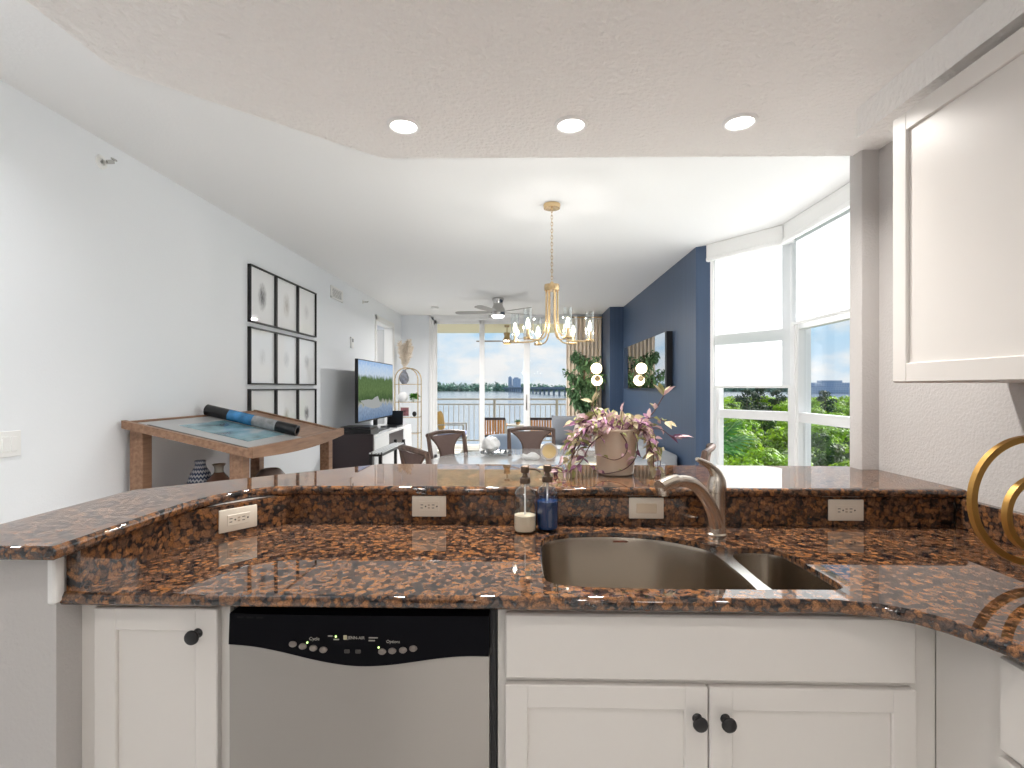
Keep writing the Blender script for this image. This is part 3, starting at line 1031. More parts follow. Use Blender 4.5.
NX = 36
mb = MB()
for top_of, bot_of, y_, nm in ((lambda x: 0.862, dw_curve, FY - 0.016, 'control'),):
    vt, vb, bt, bb = [], [], [], []
    for i in range(NX + 1):
        x = xL + (xR - xL) * i / NX
        yy = y_ - bulge(x)
        vt.append(mb.bm.verts.new((x, yy + 0.004, 0.862))); vb.append(mb.bm.verts.new((x, yy, dw_curve(x))))
        bt.append(mb.bm.verts.new((x, FY + 0.03, 0.862))); bb.append(mb.bm.verts.new((x, FY + 0.03, dw_curve(x))))
    for i in range(NX):
        mb.bm.faces.new((vt[i], vt[i + 1], vb[i + 1], vb[i])); mb.bm.faces.new((vt[i], bt[i], bt[i + 1], vt[i + 1])); mb.bm.faces.new((vb[i], vb[i + 1], bb[i + 1], bb[i]))
    mb.bm.faces.new((vt[0], vb[0], bb[0], bt[0])); mb.bm.faces.new((vt[-1], bt[-1], bb[-1], vb[-1]))
panel = mb.build('control_panel', M('gloss_black_panel', (0.006, 0.006, 0.008), 0.35, spec=0.04), dw, smooth=30)
mb = MB()
vt, vb, bt, bb = [], [], [], []
for i in range(NX + 1):
    x = xL + (xR - xL) * i / NX
    yy = FY - 0.012 - bulge(x) * 0.6
    vt.append(mb.bm.verts.new((x, yy, dw_curve(x) - 0.003))); vb.append(mb.bm.verts.new((x, yy, 0.12)))
    bt.append(mb.bm.verts.new((x, FY + 0.03, dw_curve(x) - 0.003))); bb.append(mb.bm.verts.new((x, FY + 0.03, 0.12)))
for i in range(NX):
    mb.bm.faces.new((vt[i], vt[i + 1], vb[i + 1], vb[i])); mb.bm.faces.new((vt[i], bt[i], bt[i + 1], vt[i + 1])); mb.bm.faces.new((vb[i], vb[i + 1], bb[i + 1], bb[i]))
mb.bm.faces.new((vt[0], vb[0], bb[0], bt[0])); mb.bm.faces.new((vt[-1], bt[-1], bb[-1], vb[-1]))
mb.build('door', m_steel, dw, smooth=30)
DX = lambda px: -0.677 + (px - 228) * 0.002270
DZ_ = lambda py: 0.8655 - (py - 612) * 0.00224
PYF = FY - 0.0165


def fy(x):
    return PYF - bulge(x)


m_btn = M('grey_button', (0.20, 0.17, 0.15), 0.35)
m_ink = M('panel_ink', (0.36, 0.34, 0.30), 0.6)
m_led = emission('green_led', (0.65, 1.0, 0.30), 2.5)
for px, py in ((298, 642), (308, 644), (318.5, 645.5), (328.5, 647), (386.5, 648), (396.5, 647.2), (407, 646.4), (417, 644.8)):
    x, z = DX(px), DZ_(py)
    q = Matrix.Translation((x, fy(x) + 0.002, z)) @ Matrix.Rotation(R(90), 4, 'X') @ Matrix.Diagonal((1, 0.75, 1, 1))
    MB().lathe([(0, 0.005), (0.006, 0.0046), (0.0085, 0.003), (0.009, 0), (0, 0)], n=16, mat=q).build('button', m_btn, panel)
for px, py in ((352, 648), (363, 648)):
    x, z = DX(px), DZ_(py)
    MB().box((x - 0.006, fy(x) - 0.001, z - 0.004), (x + 0.006, fy(x) + 0.002, z + 0.004), 0.001).build('button', M('dark_button', (0.05, 0.045, 0.04), 0.4), panel)
for px, py in ((341, 633.5), (312.6, 640), (383.2, 643.8)):
    x, z = DX(px), DZ_(py)
    MB().sphere((x, fy(x) + 0.0005, z), 0.0022, 8, 6).build('indicator_light', m_led, panel)
for px, py, s_, tx in ((319.8, 636.0, 0.0102, 'Cycle'), (397.5, 637.8, 0.0092, 'Options'), (361.2, 634.4, 0.0092, 'JENN-AIR')):
    x, z = DX(px), DZ_(py)
    text(tx, s_, (x, fy(x) - 0.0005, z), m_ink, panel)
mb = MB()
x, z = DX(350.3), DZ_(634.2)
mb.box((x - 0.004, fy(x) - 0.0008, z - 0.005), (x + 0.004, fy(x) + 0.001, z + 0.005), 0.001)
mb.build('emblem', M('emblem_ink', (0.5, 0.46, 0.30), 0.5), panel)
for px, py, w_ in ((335.5, 633.0, 0.005), (341.5, 636.3, 0.006), (378, 634.2, 0.010), (376.5, 637.0, 0.007)):
    x, z = DX(px), DZ_(py)
    MB().box((x - w_, fy(x) - 0.0006, z - 0.0011), (x + w_, fy(x) + 0.001, z + 0.0011)).build('marking', m_ink, panel)
for k in range(3):
    x = DX(244 + k * 10)
    MB().box((x - 0.008, fy(x) - 0.0002 + 0.004, 0.852), (x + 0.008, fy(x) + 0.008, 0.856)).build('vent_slot', M('vent_black', (0.002, 0.002, 0.002), 0.9), panel)

# ---- unseen appliances, added to give the dishwasher door something to reflect
t = thing('added_wall_oven', 'added unseen black oven tower, a dark shape for the dishwasher reflection', 'oven', (-1.0, -2.2, 0))
MB().box((-1.28, -2.58, 0), (-0.78, -1.95, 2.2), 0.004).build('tower', m_dark, t)
for z0, z1 in ((0.75, 1.25), (1.32, 1.85)):
    dd = MB().box((-1.25, -1.95, z0), (-0.81, -1.925, z1), 0.004).build('door', m_black, t)
    MB().cyl((-1.20, -1.895, z1 - 0.06), (-0.86, -1.895, z1 - 0.06), 0.011).cyl((-1.18, -1.93, z1 - 0.06), (-1.18, -1.895, z1 - 0.06), 0.008).cyl((-0.88, -1.93, z1 - 0.06), (-0.88, -1.895, z1 - 0.06), 0.008).build('handle', m_nickel, dd)
t = thing('added_fridge', 'unseen white two-door refrigerator across the aisle behind the viewer', 'added_fridge', (-0.25, -2.2, 0))  # bright unseen shape added for the steel door to reflect
MB().box((-0.70, -2.58, 0.02), (0.20, -1.98, 1.80), 0.006).build('body', m_whitegloss, t)
for x0, x1, hx in ((-0.70, -0.255, -0.30), (-0.245, 0.20, -0.20)):
    dd = MB().box((x0, -1.98, 0.04), (x1, -1.93, 1.80), 0.01).build('door', m_whitegloss, t)
    MB().tube([(hx, -1.935, 0.7), (hx, -1.88, 0.72), (hx, -1.88, 1.48), (hx, -1.935, 1.5)], 0.012, 8).build('handle', m_nickel, dd)

t = thing('added_globe', 'added unseen opal globe lamp over the kitchen aisle', 'added lamp', (0.0, -1.1, 1.95))  # unseen globe added to lift the kitchen ceiling and upper cabinets
MB().lathe([(0, 2.338), (0.06, 2.338), (0.06, 2.32), (0.012, 2.315), (0.01, 2.17), (0, 2.17)], (0.0, -1.1, 0), 24).build('stem', m_nickel, t)
MB().sphere((0.0, -1.1, 2.06), 0.11, 24, 14).build('globe', emission('added_globe_glow', (1.0, 0.96, 0.9), 3.0, clear=0.75), t)
lamp('POINT', 'added_globe_lamp', t, (0.0, -1.1, 2.06), GLOBEK, (1.0, 0.965, 0.92), 0.08)

# ---- gold ring sculpture
rg = thing('ring_sculpture', 'gold sculpture of two nested rings standing on the worktop corner', 'sculpture', (1.24, 1.26, 0.9145))


def ring(cx, cyy, cz, r, wdt, th, tilt, name):
    mb = MB()
    N = 72
    prof4 = ((-th, -wdt), (th, -wdt), (th, wdt), (-th, wdt))
    rings = []
    for i in range(N):
        a = 2 * PI * i / N
        rings.append([mb.bm.verts.new(Matrix.Translation((cx, cyy, cz)) @ Matrix.Rotation(tilt, 4, 'Z') @ Vector(((r + dr_) * math.cos(a), dy_, (r + dr_) * math.sin(a)))) for dr_, dy_ in prof4])
    for i in range(N):
        A, B = rings[i], rings[(i + 1) % N]
        for k in range(4):
            mb.bm.faces.new((A[k], A[(k + 1) % 4], B[(k + 1) % 4], B[k]))
    return mb.build(name, m_gold, rg, smooth=30)


ring(1.224, 1.27, 1.099, 0.149, 0.007, 0.0075, R(4), 'outer_ring')
ring(1.233, 1.262, 1.066, 0.086, 0.007, 0.0075, R(8), 'inner_ring')
MB().box((1.238, 1.235, 0.9145), (1.318, 1.305, 0.955), 0.004).box((1.25, 1.255, 0.95), (1.28, 1.28, 0.985), 0.003).build('base', m_gold, rg)

# ---- potted trailing plant on the bar
pp = thing('potted_plant', 'trailing plant with pink and cream leaves in a taupe glazed pot on the bar', 'potted plant', (0.348, 1.985, 1.0405))
PC = Vector((0.348, 1.985, 1.0405))
MB().lathe([(0, 0.0), (0.064, 0.0), (0.068, 0.004), (0.073, 0.04), (0.083, 0.12), (0.092, 0.162), (0.096, 0.170), (0.095, 0.176), (0.088, 0.174), (0.084, 0.15), (0, 0.15)], PC, 36).build('pot', m_pot, pp)
MB().lathe([(0, 0.153), (0.05, 0.156), (0.0845, 0.152)], PC, 24).build('soil', m_soil, pp)


def leaf(mb, p, d, L, W, mi, droop=0.25):
    """pointed folded leaf from p along d"""
    d = Vector(d).normalized()
    s_ = d.cross(Vector((0, 0, 1)))
    if s_.length < 0.05:
        s_ = Vector((1, 0, 0))
    s_.normalize()
    s_ = Matrix.Rotation(random.uniform(-0.9, 0.9), 3, d) @ s_
    nrm = s_.cross(d)
    v = mb.bm.verts.new
    p = Vector(p)
    mid = [p, p + d * L * 0.35 - nrm * L * 0.02, p + d * L * 0.7 - nrm * L * droop * 0.35, p + d * L - nrm * L * droop]
    b0 = v(mid[0]); b1 = v(mid[1]); b2 = v(mid[2]); b3 = v(mid[3])
    f_ = 0.28
    l1 = v(mid[1] + s_ * W * 0.5 + nrm * W * f_); r1 = v(mid[1] - s_ * W * 0.5 + nrm * W * f_)
    l2 = v(mid[2] + s_ * W * 0.36 + nrm * W * f_ * 0.7); r2 = v(mid[2] - s_ * W * 0.36 + nrm * W * f_ * 0.7)
    for fs in ((b0, b1, l1), (b0, r1, b1), (b1, b2, l2, l1), (b1, r1, r2, b2), (b2, b3, l2), (b2, r2, b3)):
        mb.bm.faces.new(fs).material_index = mi


rnd = random.Random(11)
stems = MB()
lv_ = MB()


def vine(pts, n, L=0.045, W=0.02, pal=(0, 0, 1, 1, 2, 3), sr=0.0024):
    cur = spline(pts, False, 6)
    stems.tube(cur, [sr * (1 - 0.5 * i / len(cur)) for i in range(len(cur))], 6)
    n = int(n * 1.6)
    L *= 0.78
    for i in range(n):
        t = (i + rnd.random() * 0.6) / max(n, 1)
        k = min(int(t * (len(cur) - 1)), len(cur) - 2)
        p = Vector(cur[k]); tdir = (Vector(cur[k + 1]) - p).normalized()
        dv = Vector((rnd.uniform(-1, 1), rnd.uniform(-1, 1), rnd.uniform(-0.5, 1.0)))
        d = (tdir * 0.7 + dv * 0.8)
        leaf(lv_, p, d, L * rnd.uniform(0.7, 1.25), W * rnd.uniform(0.8, 1.3), rnd.choice(pal), rnd.uniform(0.0, 0.5))
    leaf(lv_, cur[-1], Vector(cur[-1]) - Vector(cur[-2]), L * 1.1, W, rnd.choice(pal), 0.1)


cxp, cyp, rim = PC.x, PC.y, PC.z + 0.165
for i in range(26):                                             # bushy crown
    a = rnd.uniform(0, 2 * PI); r0 = rnd.uniform(0.0, 0.07)
    ro = rnd.uniform(0.05, 0.13)
    p0 = (cxp + r0 * math.cos(a), cyp + r0 * math.sin(a), rim - 0.012)
    h = rnd.uniform(0.02, 0.075)
    vine([p0, (cxp + (r0 + ro * 0.5) * math.cos(a), cyp + (r0 + ro * 0.5) * math.sin(a), rim + h), (cxp + (r0 + ro) * math.cos(a), cyp + (r0 + ro) * math.sin(a), rim + h * 0.7)], 7, 0.047, 0.021)
for i in range(9):                                              # drape over the right and back rim
    a = rnd.uniform(-0.75, 0.65)
    p0 = (cxp + 0.07 * math.cos(a), cyp + 0.07 * math.sin(a), rim)
    e = rnd.uniform(0.03, 0.075); dz = rnd.uniform(0.05, 0.145)
    vine([p0, (cxp + 0.115 * math.cos(a), cyp + 0.115 * math.sin(a), rim + 0.012), (cxp + (0.115 + e * 0.7) * math.cos(a), cyp + (0.115 + e * 0.7) * math.sin(a), rim - dz * 0.5),
          (cxp + (0.10 + e) * math.cos(a), cyp + (0.10 + e) * math.sin(a), rim - dz)], 10, 0.045, 0.022)
for i in range(8):                                              # drape over the left rim, out to the side
    a = PI + rnd.uniform(-0.75, 0.55)
    p0 = (cxp + 0.07 * math.cos(a), cyp + 0.07 * math.sin(a), rim)
    e = rnd.uniform(0.05, 0.12); dz = rnd.uniform(0.03, 0.14)
    vine([p0, (cxp + 0.115 * math.cos(a), cyp + 0.115 * math.sin(a), rim + 0.02), (cxp + (0.115 + e * 0.6) * math.cos(a), cyp + (0.115 + e * 0.6) * math.sin(a), rim - dz * 0.4),
          (cxp + (0.11 + e) * math.cos(a), cyp + (0.11 + e) * math.sin(a), rim - dz)], 8, 0.048, 0.020, (0, 1, 1, 3, 2))
# vines lying on the bar to the left of the pot
vine([(0.29, 1.92, rim - 0.01), (0.24, 1.89, 1.16), (0.205, 1.88, 1.10), (0.16, 1.89, 1.062), (0.12, 1.90, 1.060)], 13, 0.05, 0.018, (1, 1, 3, 2, 0))
vine([(0.27, 1.96, rim - 0.01), (0.22, 1.95, 1.17), (0.17, 1.95, 1.10), (0.115, 1.96, 1.065), (0.085, 1.97, 1.062)], 13, 0.05, 0.018, (1, 1, 3, 0, 0))
# hanging stems in front of the pot
vine([(0.40, 1.90, rim), (0.408, 1.872, 1.17), (0.405, 1.885, 1.115), (0.37, 1.90, 1.072), (0.31, 1.90, 1.055), (0.27, 1.885, 1.058), (0.235, 1.885, 1.09)], 6, 0.042, 0.018, (2, 3, 1))
vine([(0.35, 1.885, rim), (0.372, 1.875, 1.165), (0.365, 1.885, 1.125), (0.33, 1.895, 1.105), (0.285, 1.89, 1.118)], 4, 0.035, 0.015, (3, 1, 2))
# tall stems
vine([(0.40, 1.985, rim), (0.450, 1.98, 1.235), (0.490, 1.975, 1.275), (0.520, 1.97, 1.325), (0.532, 1.97, 1.345)], 0, 0.05, 0.024, (0, 2), 0.003)
for d, mi in (((-0.6, 0, 0.75), 0), ((-0.35, -0.3, 0.9), 2), ((0.75, 0, 0.65), 0), ((0.5, -0.4, 0.55), 1)):
    leaf(lv_, (0.528, 1.97, 1.340), d, 0.060, 0.024, mi, 0.05)
leaf(lv_, (0.498, 1.973, 1.287), (-0.5, 0, 0.7), 0.034, 0.022, 0, 0.1)
leaf(lv_, (0.498, 1.973, 1.287), (-0.1, -0.3, 0.8), 0.030, 0.020, 1, 0.1)
vine([(0.31, 1.985, rim), (0.275, 1.985, 1.26), (0.258, 1.98, 1.295), (0.262, 1.98, 1.315)], 2, 0.045, 0.02, (0, 2), 0.0026)
for d in ((-0.85, 0, 0.25), (0.5, 0, 0.8), (0.2, -0.3, 0.9)):
    leaf(lv_, (0.262, 1.98, 1.315), d, 0.05, 0.018, 0, 0.1)
vine([(0.37, 2.0, rim), (0.372, 2.0, 1.25), (0.378, 2.0, 1.285)], 1, 0.04, 0.018, (1,), 0.002)
leaf(lv_, (0.378, 2.0, 1.275), (0.1, 0, 1), 0.042, 0.026, 1, 0.1)
vine([(0.44, 1.97, rim), (0.51, 1.96, 1.215), (0.555, 1.955, 1.185), (0.575, 1.955, 1.182)], 6, 0.055, 0.016, (1, 3, 3), 0.002)
leaf(lv_, (0.575, 1.955, 1.185), (1, 0, 0.05), 0.065, 0.018, 1, 0.1)
stems.build('stem', m_stem, pp)
lo = lv_.build('foliage', m_leafs, pp, smooth=0, recalc=False)


# ---- recessed lights
def can(x, y, label, watts=None, zc=2.34):
    t = thing('recessed_light', label, 'ceiling light', (x, y, zc - 0.012), 'recessed lights in the kitchen ceiling' if zc < 2.5 else 'added unseen lights in the hall ceiling')
    MB().lathe([(0.045, 0.0085), (0.047, 0.004), (0.052, 0.001), (0.059, 0.003), (0.062, 0.011)], (x, y, zc - 0.011), 36).build('trim_ring', m_trim, t)
    MB().lathe([(0.0, 0.004), (0.046, 0.005), (0.047, 0.0105), (0, 0.0105)], (x, y, zc - 0.011), 32).build('lens', m_can, t)
    lamp('AREA', 'can_lamp', t, (x, y, zc - 0.0075), watts or CAN, (1.0, 0.955, 0.90) if zc < 2.5 else (0.96, 0.98, 1.0), 0.088, 140 if zc < 2.5 and watts is None else 165 if zc < 2.5 else 150)


can(-0.447, 1.878, 'glowing recessed ceiling light, left of the three in a row')
can(0.169, 1.886, 'glowing recessed ceiling light, middle of the three in a row')
can(0.782, 1.884, 'glowing recessed ceiling light, right of the three in a row')
for x, y, nm in ((-0.45, 0.1, 'left'), (0.55, 0.1, 'right'), (-0.45, -1.5, 'left rear'), (0.55, -1.5, 'right rear')):  # unseen rear lights, added to brighten the kitchen
    can(x, y, 'added unseen recessed light behind the viewer, ' + nm, CAN2)

for y, nm, wt in ((1.42, 'beside the bar end', 11.0), (-1.7, 'at the far end of the hall', 5.0)):  # out-of-view lights added to brighten the left wall
    can(-1.75, y, 'added unseen light in the higher hall ceiling, ' + nm, wt, HC)

# ================================================================ LEFT WALL OF THE LIVING ROOM
# sidewall sprinklers
def sprinkler(y, z, r, label):
    t = thing('fire_sprinkler', label, 'sprinkler', (LW, y, z), 'small sprinkler heads on the left wall')
    q = Matrix.Translation((LW, y, z)) @ Matrix.Rotation(R(90), 4, 'Y')
    MB().lathe([(r, 0.0), (r * 0.96, 0.006), (r * 0.6, 0.010), (r * 0.45, 0.010), (r * 0.4, 0.003), (0, 0.003)], n=24, mat=q).build('escutcheon', m_trim, t)
    MB().cyl((LW + 0.003, y, z), (LW + 0.035, y, z), r * 0.22, n=10).box((LW + 0.030, y - r * 0.05, z - r * 0.3), (LW + 0.075, y + r * 0.05, z + r * 0.3)).build('head', m_fan, t)
    MB().box((LW + 0.07, y - r * 0.5, z + r * 0.22), (LW + 0.076, y + r * 0.5, z + r * 0.45)).build('deflector', m_fan, t)


sprinkler(2.756, 2.612, 0.038, 'white sidewall sprinkler high on the left wall, nearer of the two')
sprinkler(7.309, 2.607, 0.030, 'small sidewall sprinkler high on the left wall beyond the vent grille')
# triple switch near the left edge
t = thing('wall_switch', 'white rocker switch plate on the bare left wall', 'switch', (LW, 2.235, 1.06))
MB().box((LW, 2.150, 1.058), (LW + 0.007, 2.305, 1.176), 0.003).build('plate', m_trim, t)
for k in range(3):
    y = 2.190 + k * 0.040
    MB().box((LW + 0.004, y - 0.015, 1.083), (LW + 0.011, y + 0.015, 1.151), 0.002).build('rocker', m_trim, t)
# vent grille
t = thing('vent_grille', 'white slotted air vent grille high on the left wall', 'vent', (LW, 6.25, 2.46))
MB().box((LW, 6.07, 2.455), (LW + 0.012, 6.11, 2.605), 0.002).box((LW, 6.43, 2.455), (LW + 0.012, 6.47, 2.605), 0.002).box((LW, 6.07, 2.455), (LW + 0.012, 6.47, 2.48), 0.002).box((LW, 6.07, 2.58), (LW + 0.012, 6.47, 2.605), 0.002).build('frame', m_trim, t)
MB().box((LW + 0.0005, 6.11, 2.48), (LW + 0.002, 6.43, 2.58)).build('backing', M('vent_shadow', (0.30, 0.30, 0.30), 0.8), t)
for k in range(6):
    MB().box((LW + 0.002, 6.11, 2.487 + k * 0.016), (LW + 0.010, 6.43, 2.494 + k * 0.016)).build('slat', m_trim, t)
# thermostat
t = thing('thermostat', 'small white thermostat on the left wall beside the doorway', 'thermostat', (LW, 6.8, 1.905))
MB().box((LW, 6.755, 1.905), (LW + 0.025, 6.845, 2.055), 0.005).build('case', m_trim, t)
MB().box((LW + 0.025, 6.775, 1.985), (LW + 0.027, 6.825, 2.03)).build('display', M('lcd_grey', (0.22, 0.23, 0.22), 0.3), t)


# ---- nine framed prints
def print_mat(i, tone, lo_, hi_, sc_, sx, sz, cz):
    m, nt, b = new_mat('print_paper_%d' % i)
    n = nt.nodes.new
    l = nt.links.new
    tc = n('ShaderNodeTexCoord')
    mp = n('ShaderNodeMapping'); mp.inputs['Location'].default_value = (0, 0, -cz); mp.inputs['Scale'].default_value = (0, 1 / sx, 1 / sz)
    mp.vector_type = 'POINT'
    l(tc.outputs['Object'], mp.inputs[0])
    gr = n('ShaderNodeTexGradient'); gr.gradient_type = 'SPHERICAL'
    mp.inputs['Location'].default_value = (0, 0, -cz / sz)
    l(mp.outputs[0], gr.inputs[0])
    no = n('ShaderNodeTexNoise'); no.inputs['Scale'].default_value = sc_; no.inputs['Detail'].default_value = 6
    mp2 = n('ShaderNodeMapping'); mp2.inputs['Scale'].default_value = (1, 3.0, 0.8); mp2.inputs['Location'].default_value = (i * 3.1, i, i * 7.7)
    l(tc.outputs['Object'], mp2.inputs[0]); l(mp2.outputs[0], no.inputs['Vector'])
    mu = n('ShaderNodeMath'); mu.operation = 'MULTIPLY'
    l(gr.outputs['Fac'], mu.inputs[0]); l(no.outputs['Fac'], mu.inputs[1])
    cr = n('ShaderNodeValToRGB')
    cr.color_ramp.elements[0].position = lo_; cr.color_ramp.elements[0].color = (0.86, 0.87, 0.88, 1)
    cr.color_ramp.elements[1].position = hi_; cr.color_ramp.elements[1].color = (*tone, 1)
    l(mu.outputs[0], cr.inputs['Fac']); l(cr.outputs['Color'], b.inputs['Base Color'])
    b.inputs['Roughness'].default_value = 0.5
    b.inputs['Coat Weight'].default_value = 1.0
    b.inputs['Coat Roughness'].default_value = 0.01
    return m


descr = [['dark grey reed sketch', 'top row beside the table end'], ['faint sepia grass sketch', 'top row middle'], ['very pale sketch', 'top row nearest the vent'],
         ['pale washed-out sketch', 'middle row beside the table end'], ['pale upright stem sketch', 'centre of the nine'], ['small grey square sketch', 'middle row nearest the vent'],
         ['pale buff shell sketch', 'bottom row beside the table end'], ['buff boat sketch', 'bottom row middle'], ['small dark sprig sketch', 'bottom row nearest the vent']]
tones = [(0.12, 0.12, 0.13), (0.38, 0.35, 0.31), (0.6, 0.6, 0.62), (0.62, 0.62, 0.62), (0.5, 0.52, 0.55), (0.42, 0.43, 0.46), (0.5, 0.46, 0.40), (0.42, 0.38, 0.33), (0.10, 0.10, 0.12)]
for r_ in range(3):
    for c_ in range(3):
        i = r_ * 3 + c_
        y0 = 4.240 + c_ * 0.457; y1 = y0 + 0.447
        z1 = 2.415 - r_ * 0.527; z0 = z1 - 0.487
        t = thing('picture_frame', 'thin black frame, %s, %s of nine' % tuple(descr[i]), 'framed print', (LW, (y0 + y1) / 2, z0), 'nine black-framed prints on the left wall')
        fr = MB()
        fr.box((LW, y0, z0), (LW + 0.03, y0 + 0.012, z1), 0.001).box((LW, y1 - 0.012, z0), (LW + 0.03, y1, z1), 0.001)
        fr.box((LW, y0, z0), (LW + 0.03, y1, z0 + 0.012), 0.001).box((LW, y0, z1 - 0.012), (LW + 0.03, y1, z1), 0.001)
        fr.build('frame', m_blackmetal, t)
        big = i in (0, 1)
        pm = print_mat(i, tones[i], 0.10, 0.42 if i in (0, 8) else 0.62, 30, 0.10 if big else 0.09, 0.17 if big else 0.11, 0.243 if r_ < 2 else 0.23)
        MB().box((LW + 0.004, y0 + 0.012, z0 + 0.012), (LW + 0.012, y1 - 0.012, z1 - 0.012)).build('print', pm, t)

# ---- wooden chart table
ctb = thing('chart_table', 'walnut chart table with a slanted tray top against the left wall', 'table', (-1.94, 3.6, 0))
TX0, TX1, TY0, TY1 = -2.30, -1.57, 2.86, 4.32
zt = lambda x: 1.185 - (x - TX0) / (TX1 - TX0) * 0.165
mb = MB()
for xa, xb in ((TX0, TX1),):
    for y0, y1 in ((TY0, TY0 + 0.035), (TY1 - 0.035, TY1)):
        for dz0, dz1 in ((-0.045, 0.0),):
            vs = [mb.bm.verts.new((x, y, zt(x) + dz)) for x in (xa, xb) for y in (y0, y1) for dz in (dz0, dz1)]
            a = vs
            for q in ((0, 1, 3, 2), (4, 6, 7, 5), (0, 4, 5, 1), (2, 3, 7, 6), (1, 5, 7, 3), (0, 2, 6, 4)):
                mb.bm.faces.new([a[k] for k in q])
mb.box((TX0, TY0 + 0.035, zt(TX0) - 0.045), (TX0 + 0.03, TY1 - 0.035, zt(TX0) - 0.006), 0.002)
mb.build('tray_frame', m_wood, ctb)
bdm = MB()
vs = [(TX0 + 0.03, TY0 + 0.035), (TX1, TY0 + 0.035), (TX1, TY1 - 0.035), (TX0 + 0.03, TY1 - 0.035)]
top = [bdm.bm.verts.new((x, y, zt(x) - 0.012)) for x, y in vs]; bot = [bdm.bm.verts.new((x, y, zt(x) - 0.030)) for x, y in vs]
bdm.bm.faces.new(top); bdm.bm.faces.new(list(reversed(bot)))
for k in range(4):
    bdm.bm.faces.new((top[k], bot[k], bot[(k + 1) % 4], top[(k + 1) % 4]))
bdm.build('tray_board', m_wood, ctb)
# front ledge: a board that swells at mid-length and turns up at its ends
lg = MB()
NS = 20
rows = []
for i in range(NS + 1):
    u = i / NS
    y = TY0 + (TY1 - TY0) * u
    lowz = 0.972 - 0.030 * math.sin(PI * u) ** 1.0
    hiz = 1.022 + 0.010 * abs(2 * u - 1)
    rows.append([lg.bm.verts.new(p) for p in ((TX1, y, lowz), (TX1 + 0.03, y, lowz), (TX1 + 0.03, y, hiz), (TX1, y, hiz))])
for A, B in zip(rows, rows[1:]):
    for k in range(4):
        lg.bm.faces.new((A[k], A[(k + 1) % 4], B[(k + 1) % 4], B[k]))
lg.bm.faces.new(rows[0]); lg.bm.faces.new(list(reversed(rows[-1])))
lg.build('front_ledge', m_wood, ctb)
for x0, y0 in ((-2.285, 2.90), (-1.70, 2.90), (-2.285, 4.20), (-1.70, 4.20)):
    MB().box((x0, y0, 0), (x0 + 0.078, y0 + 0.078, zt(x0 + 0.078) - 0.036), 0.004).build('leg', m_wood, ctb)
MB().box((-2.28, 2.93, 0.555), (-1.62, 4.26, 0.585), 0.004).build('shelf', m_wood, ctb)
# chart lying on the table, its wall side rolled up
m_chart, nt, bb_ = new_mat('coast_photo_print')
tc = nt.nodes.new('ShaderNodeTexCoord')
no = nt.nodes.new('ShaderNodeTexNoise'); no.inputs['Scale'].default_value = 3.2; no.inputs['Detail'].default_value = 6
mp = nt.nodes.new('ShaderNodeMapping'); mp.inputs['Scale'].default_value = (2.2, 0.9, 1)
nt.links.new(tc.outputs['Object'], mp.inputs[0]); nt.links.new(mp.outputs[0], no.inputs['Vector'])
cr = nt.nodes.new('ShaderNodeValToRGB')
cr.color_ramp.elements[0].position = 0.36; cr.color_ramp.elements[0].color = (0.10, 0.16, 0.20, 1)
cr.color_ramp.elements[1].position = 0.66; cr.color_ramp.elements[1].color = (0.52, 0.55, 0.57, 1)
e = cr.color_ramp.elements.new(0.48); e.color = (0.20, 0.37, 0.42, 1)
e = cr.color_ramp.elements.new(0.56); e.color = (0.30, 0.43, 0.50, 1)
nt.links.new(no.outputs['Fac'], cr.inputs['Fac']); nt.links.new(cr.outputs['Color'], bb_.inputs['Base Color'])
bb_.inputs['Roughness'].default_value = 0.22
m_mat = M('grey_print_border', (0.42, 0.42, 0.42), 0.3)
chart = thing('chart_print', 'large grey-bordered blue seascape print laid flat on the chart table', 'print', (-1.85, 3.6, 1.1))


def sheet(x0, x1, y0, y1, off, name, mat):
    s_ = MB()
    P_ = [(x0, y0), (x1, y0), (x1, y1), (x0, y1)]
    tp = [s_.bm.verts.new((x, y, zt(x) + off + 0.002)) for x, y in P_]; bt_ = [s_.bm.verts.new((x, y, zt(x) + off)) for x, y in P_]
    s_.bm.faces.new(tp); s_.bm.faces.new(list(reversed(bt_)))
    for k in range(4):
        s_.bm.faces.new((tp[k], bt_[k], bt_[(k + 1) % 4], tp[(k + 1) % 4]))
    return s_.build(name, mat, chart, smooth=0)


sheet(-2.26, -1.585, 2.93, 3.62, -0.010, 'border', m_mat)
sheet(-2.13, -1.70, 3.10, 3.58, -0.0075, 'picture', m_chart)
sheet(-2.20, -1.60, 2.925, 2.945, -0.0075, 'black_edge', m_black)
# rolled chart
roll = thing('rolled_chart', 'rolled chart with black ends and blue map band lying on the chart table', 'rolled chart', (-1.93, 3.58, 1.05))
ry = 3.60
sl = math.atan2(zt(TX1) - zt(TX0), TX1 - TX0)


def rollseg(x0, x1, mat, r_=0.040):
    off = Vector((0, ry, zt(TX0) + 0.036))
    q = Matrix.Translation(off + Vector((TX0, 0, 0))) @ Matrix.Rotation(-sl, 4, 'Y') @ Matrix.Rotation(R(90), 4, 'Y')
    MB().lathe([(0.0, x0 + 0.02), (r_ * 0.6, x0 + 0.02), (r_ * 0.62, x0), (r_, x0), (r_, x1), (r_ * 0.62, x1), (r_ * 0.6, x1 - 0.02), (0, x1 - 0.02)], n=24, mat=q).build('band', mat, roll)


m_map = M('blue_sea_map', (0.05, 0.22, 0.46), 0.25, var=0.75, vscale=9)
m_map2 = M('grey_land_map', (0.32, 0.33, 0.34), 0.25, var=0.4, vscale=18)
rollseg(0.03, 0.20, m_black)
rollseg(0.20, 0.38, m_map)
rollseg(0.38, 0.55, m_map2)
rollseg(0.55, 0.70, m_black)

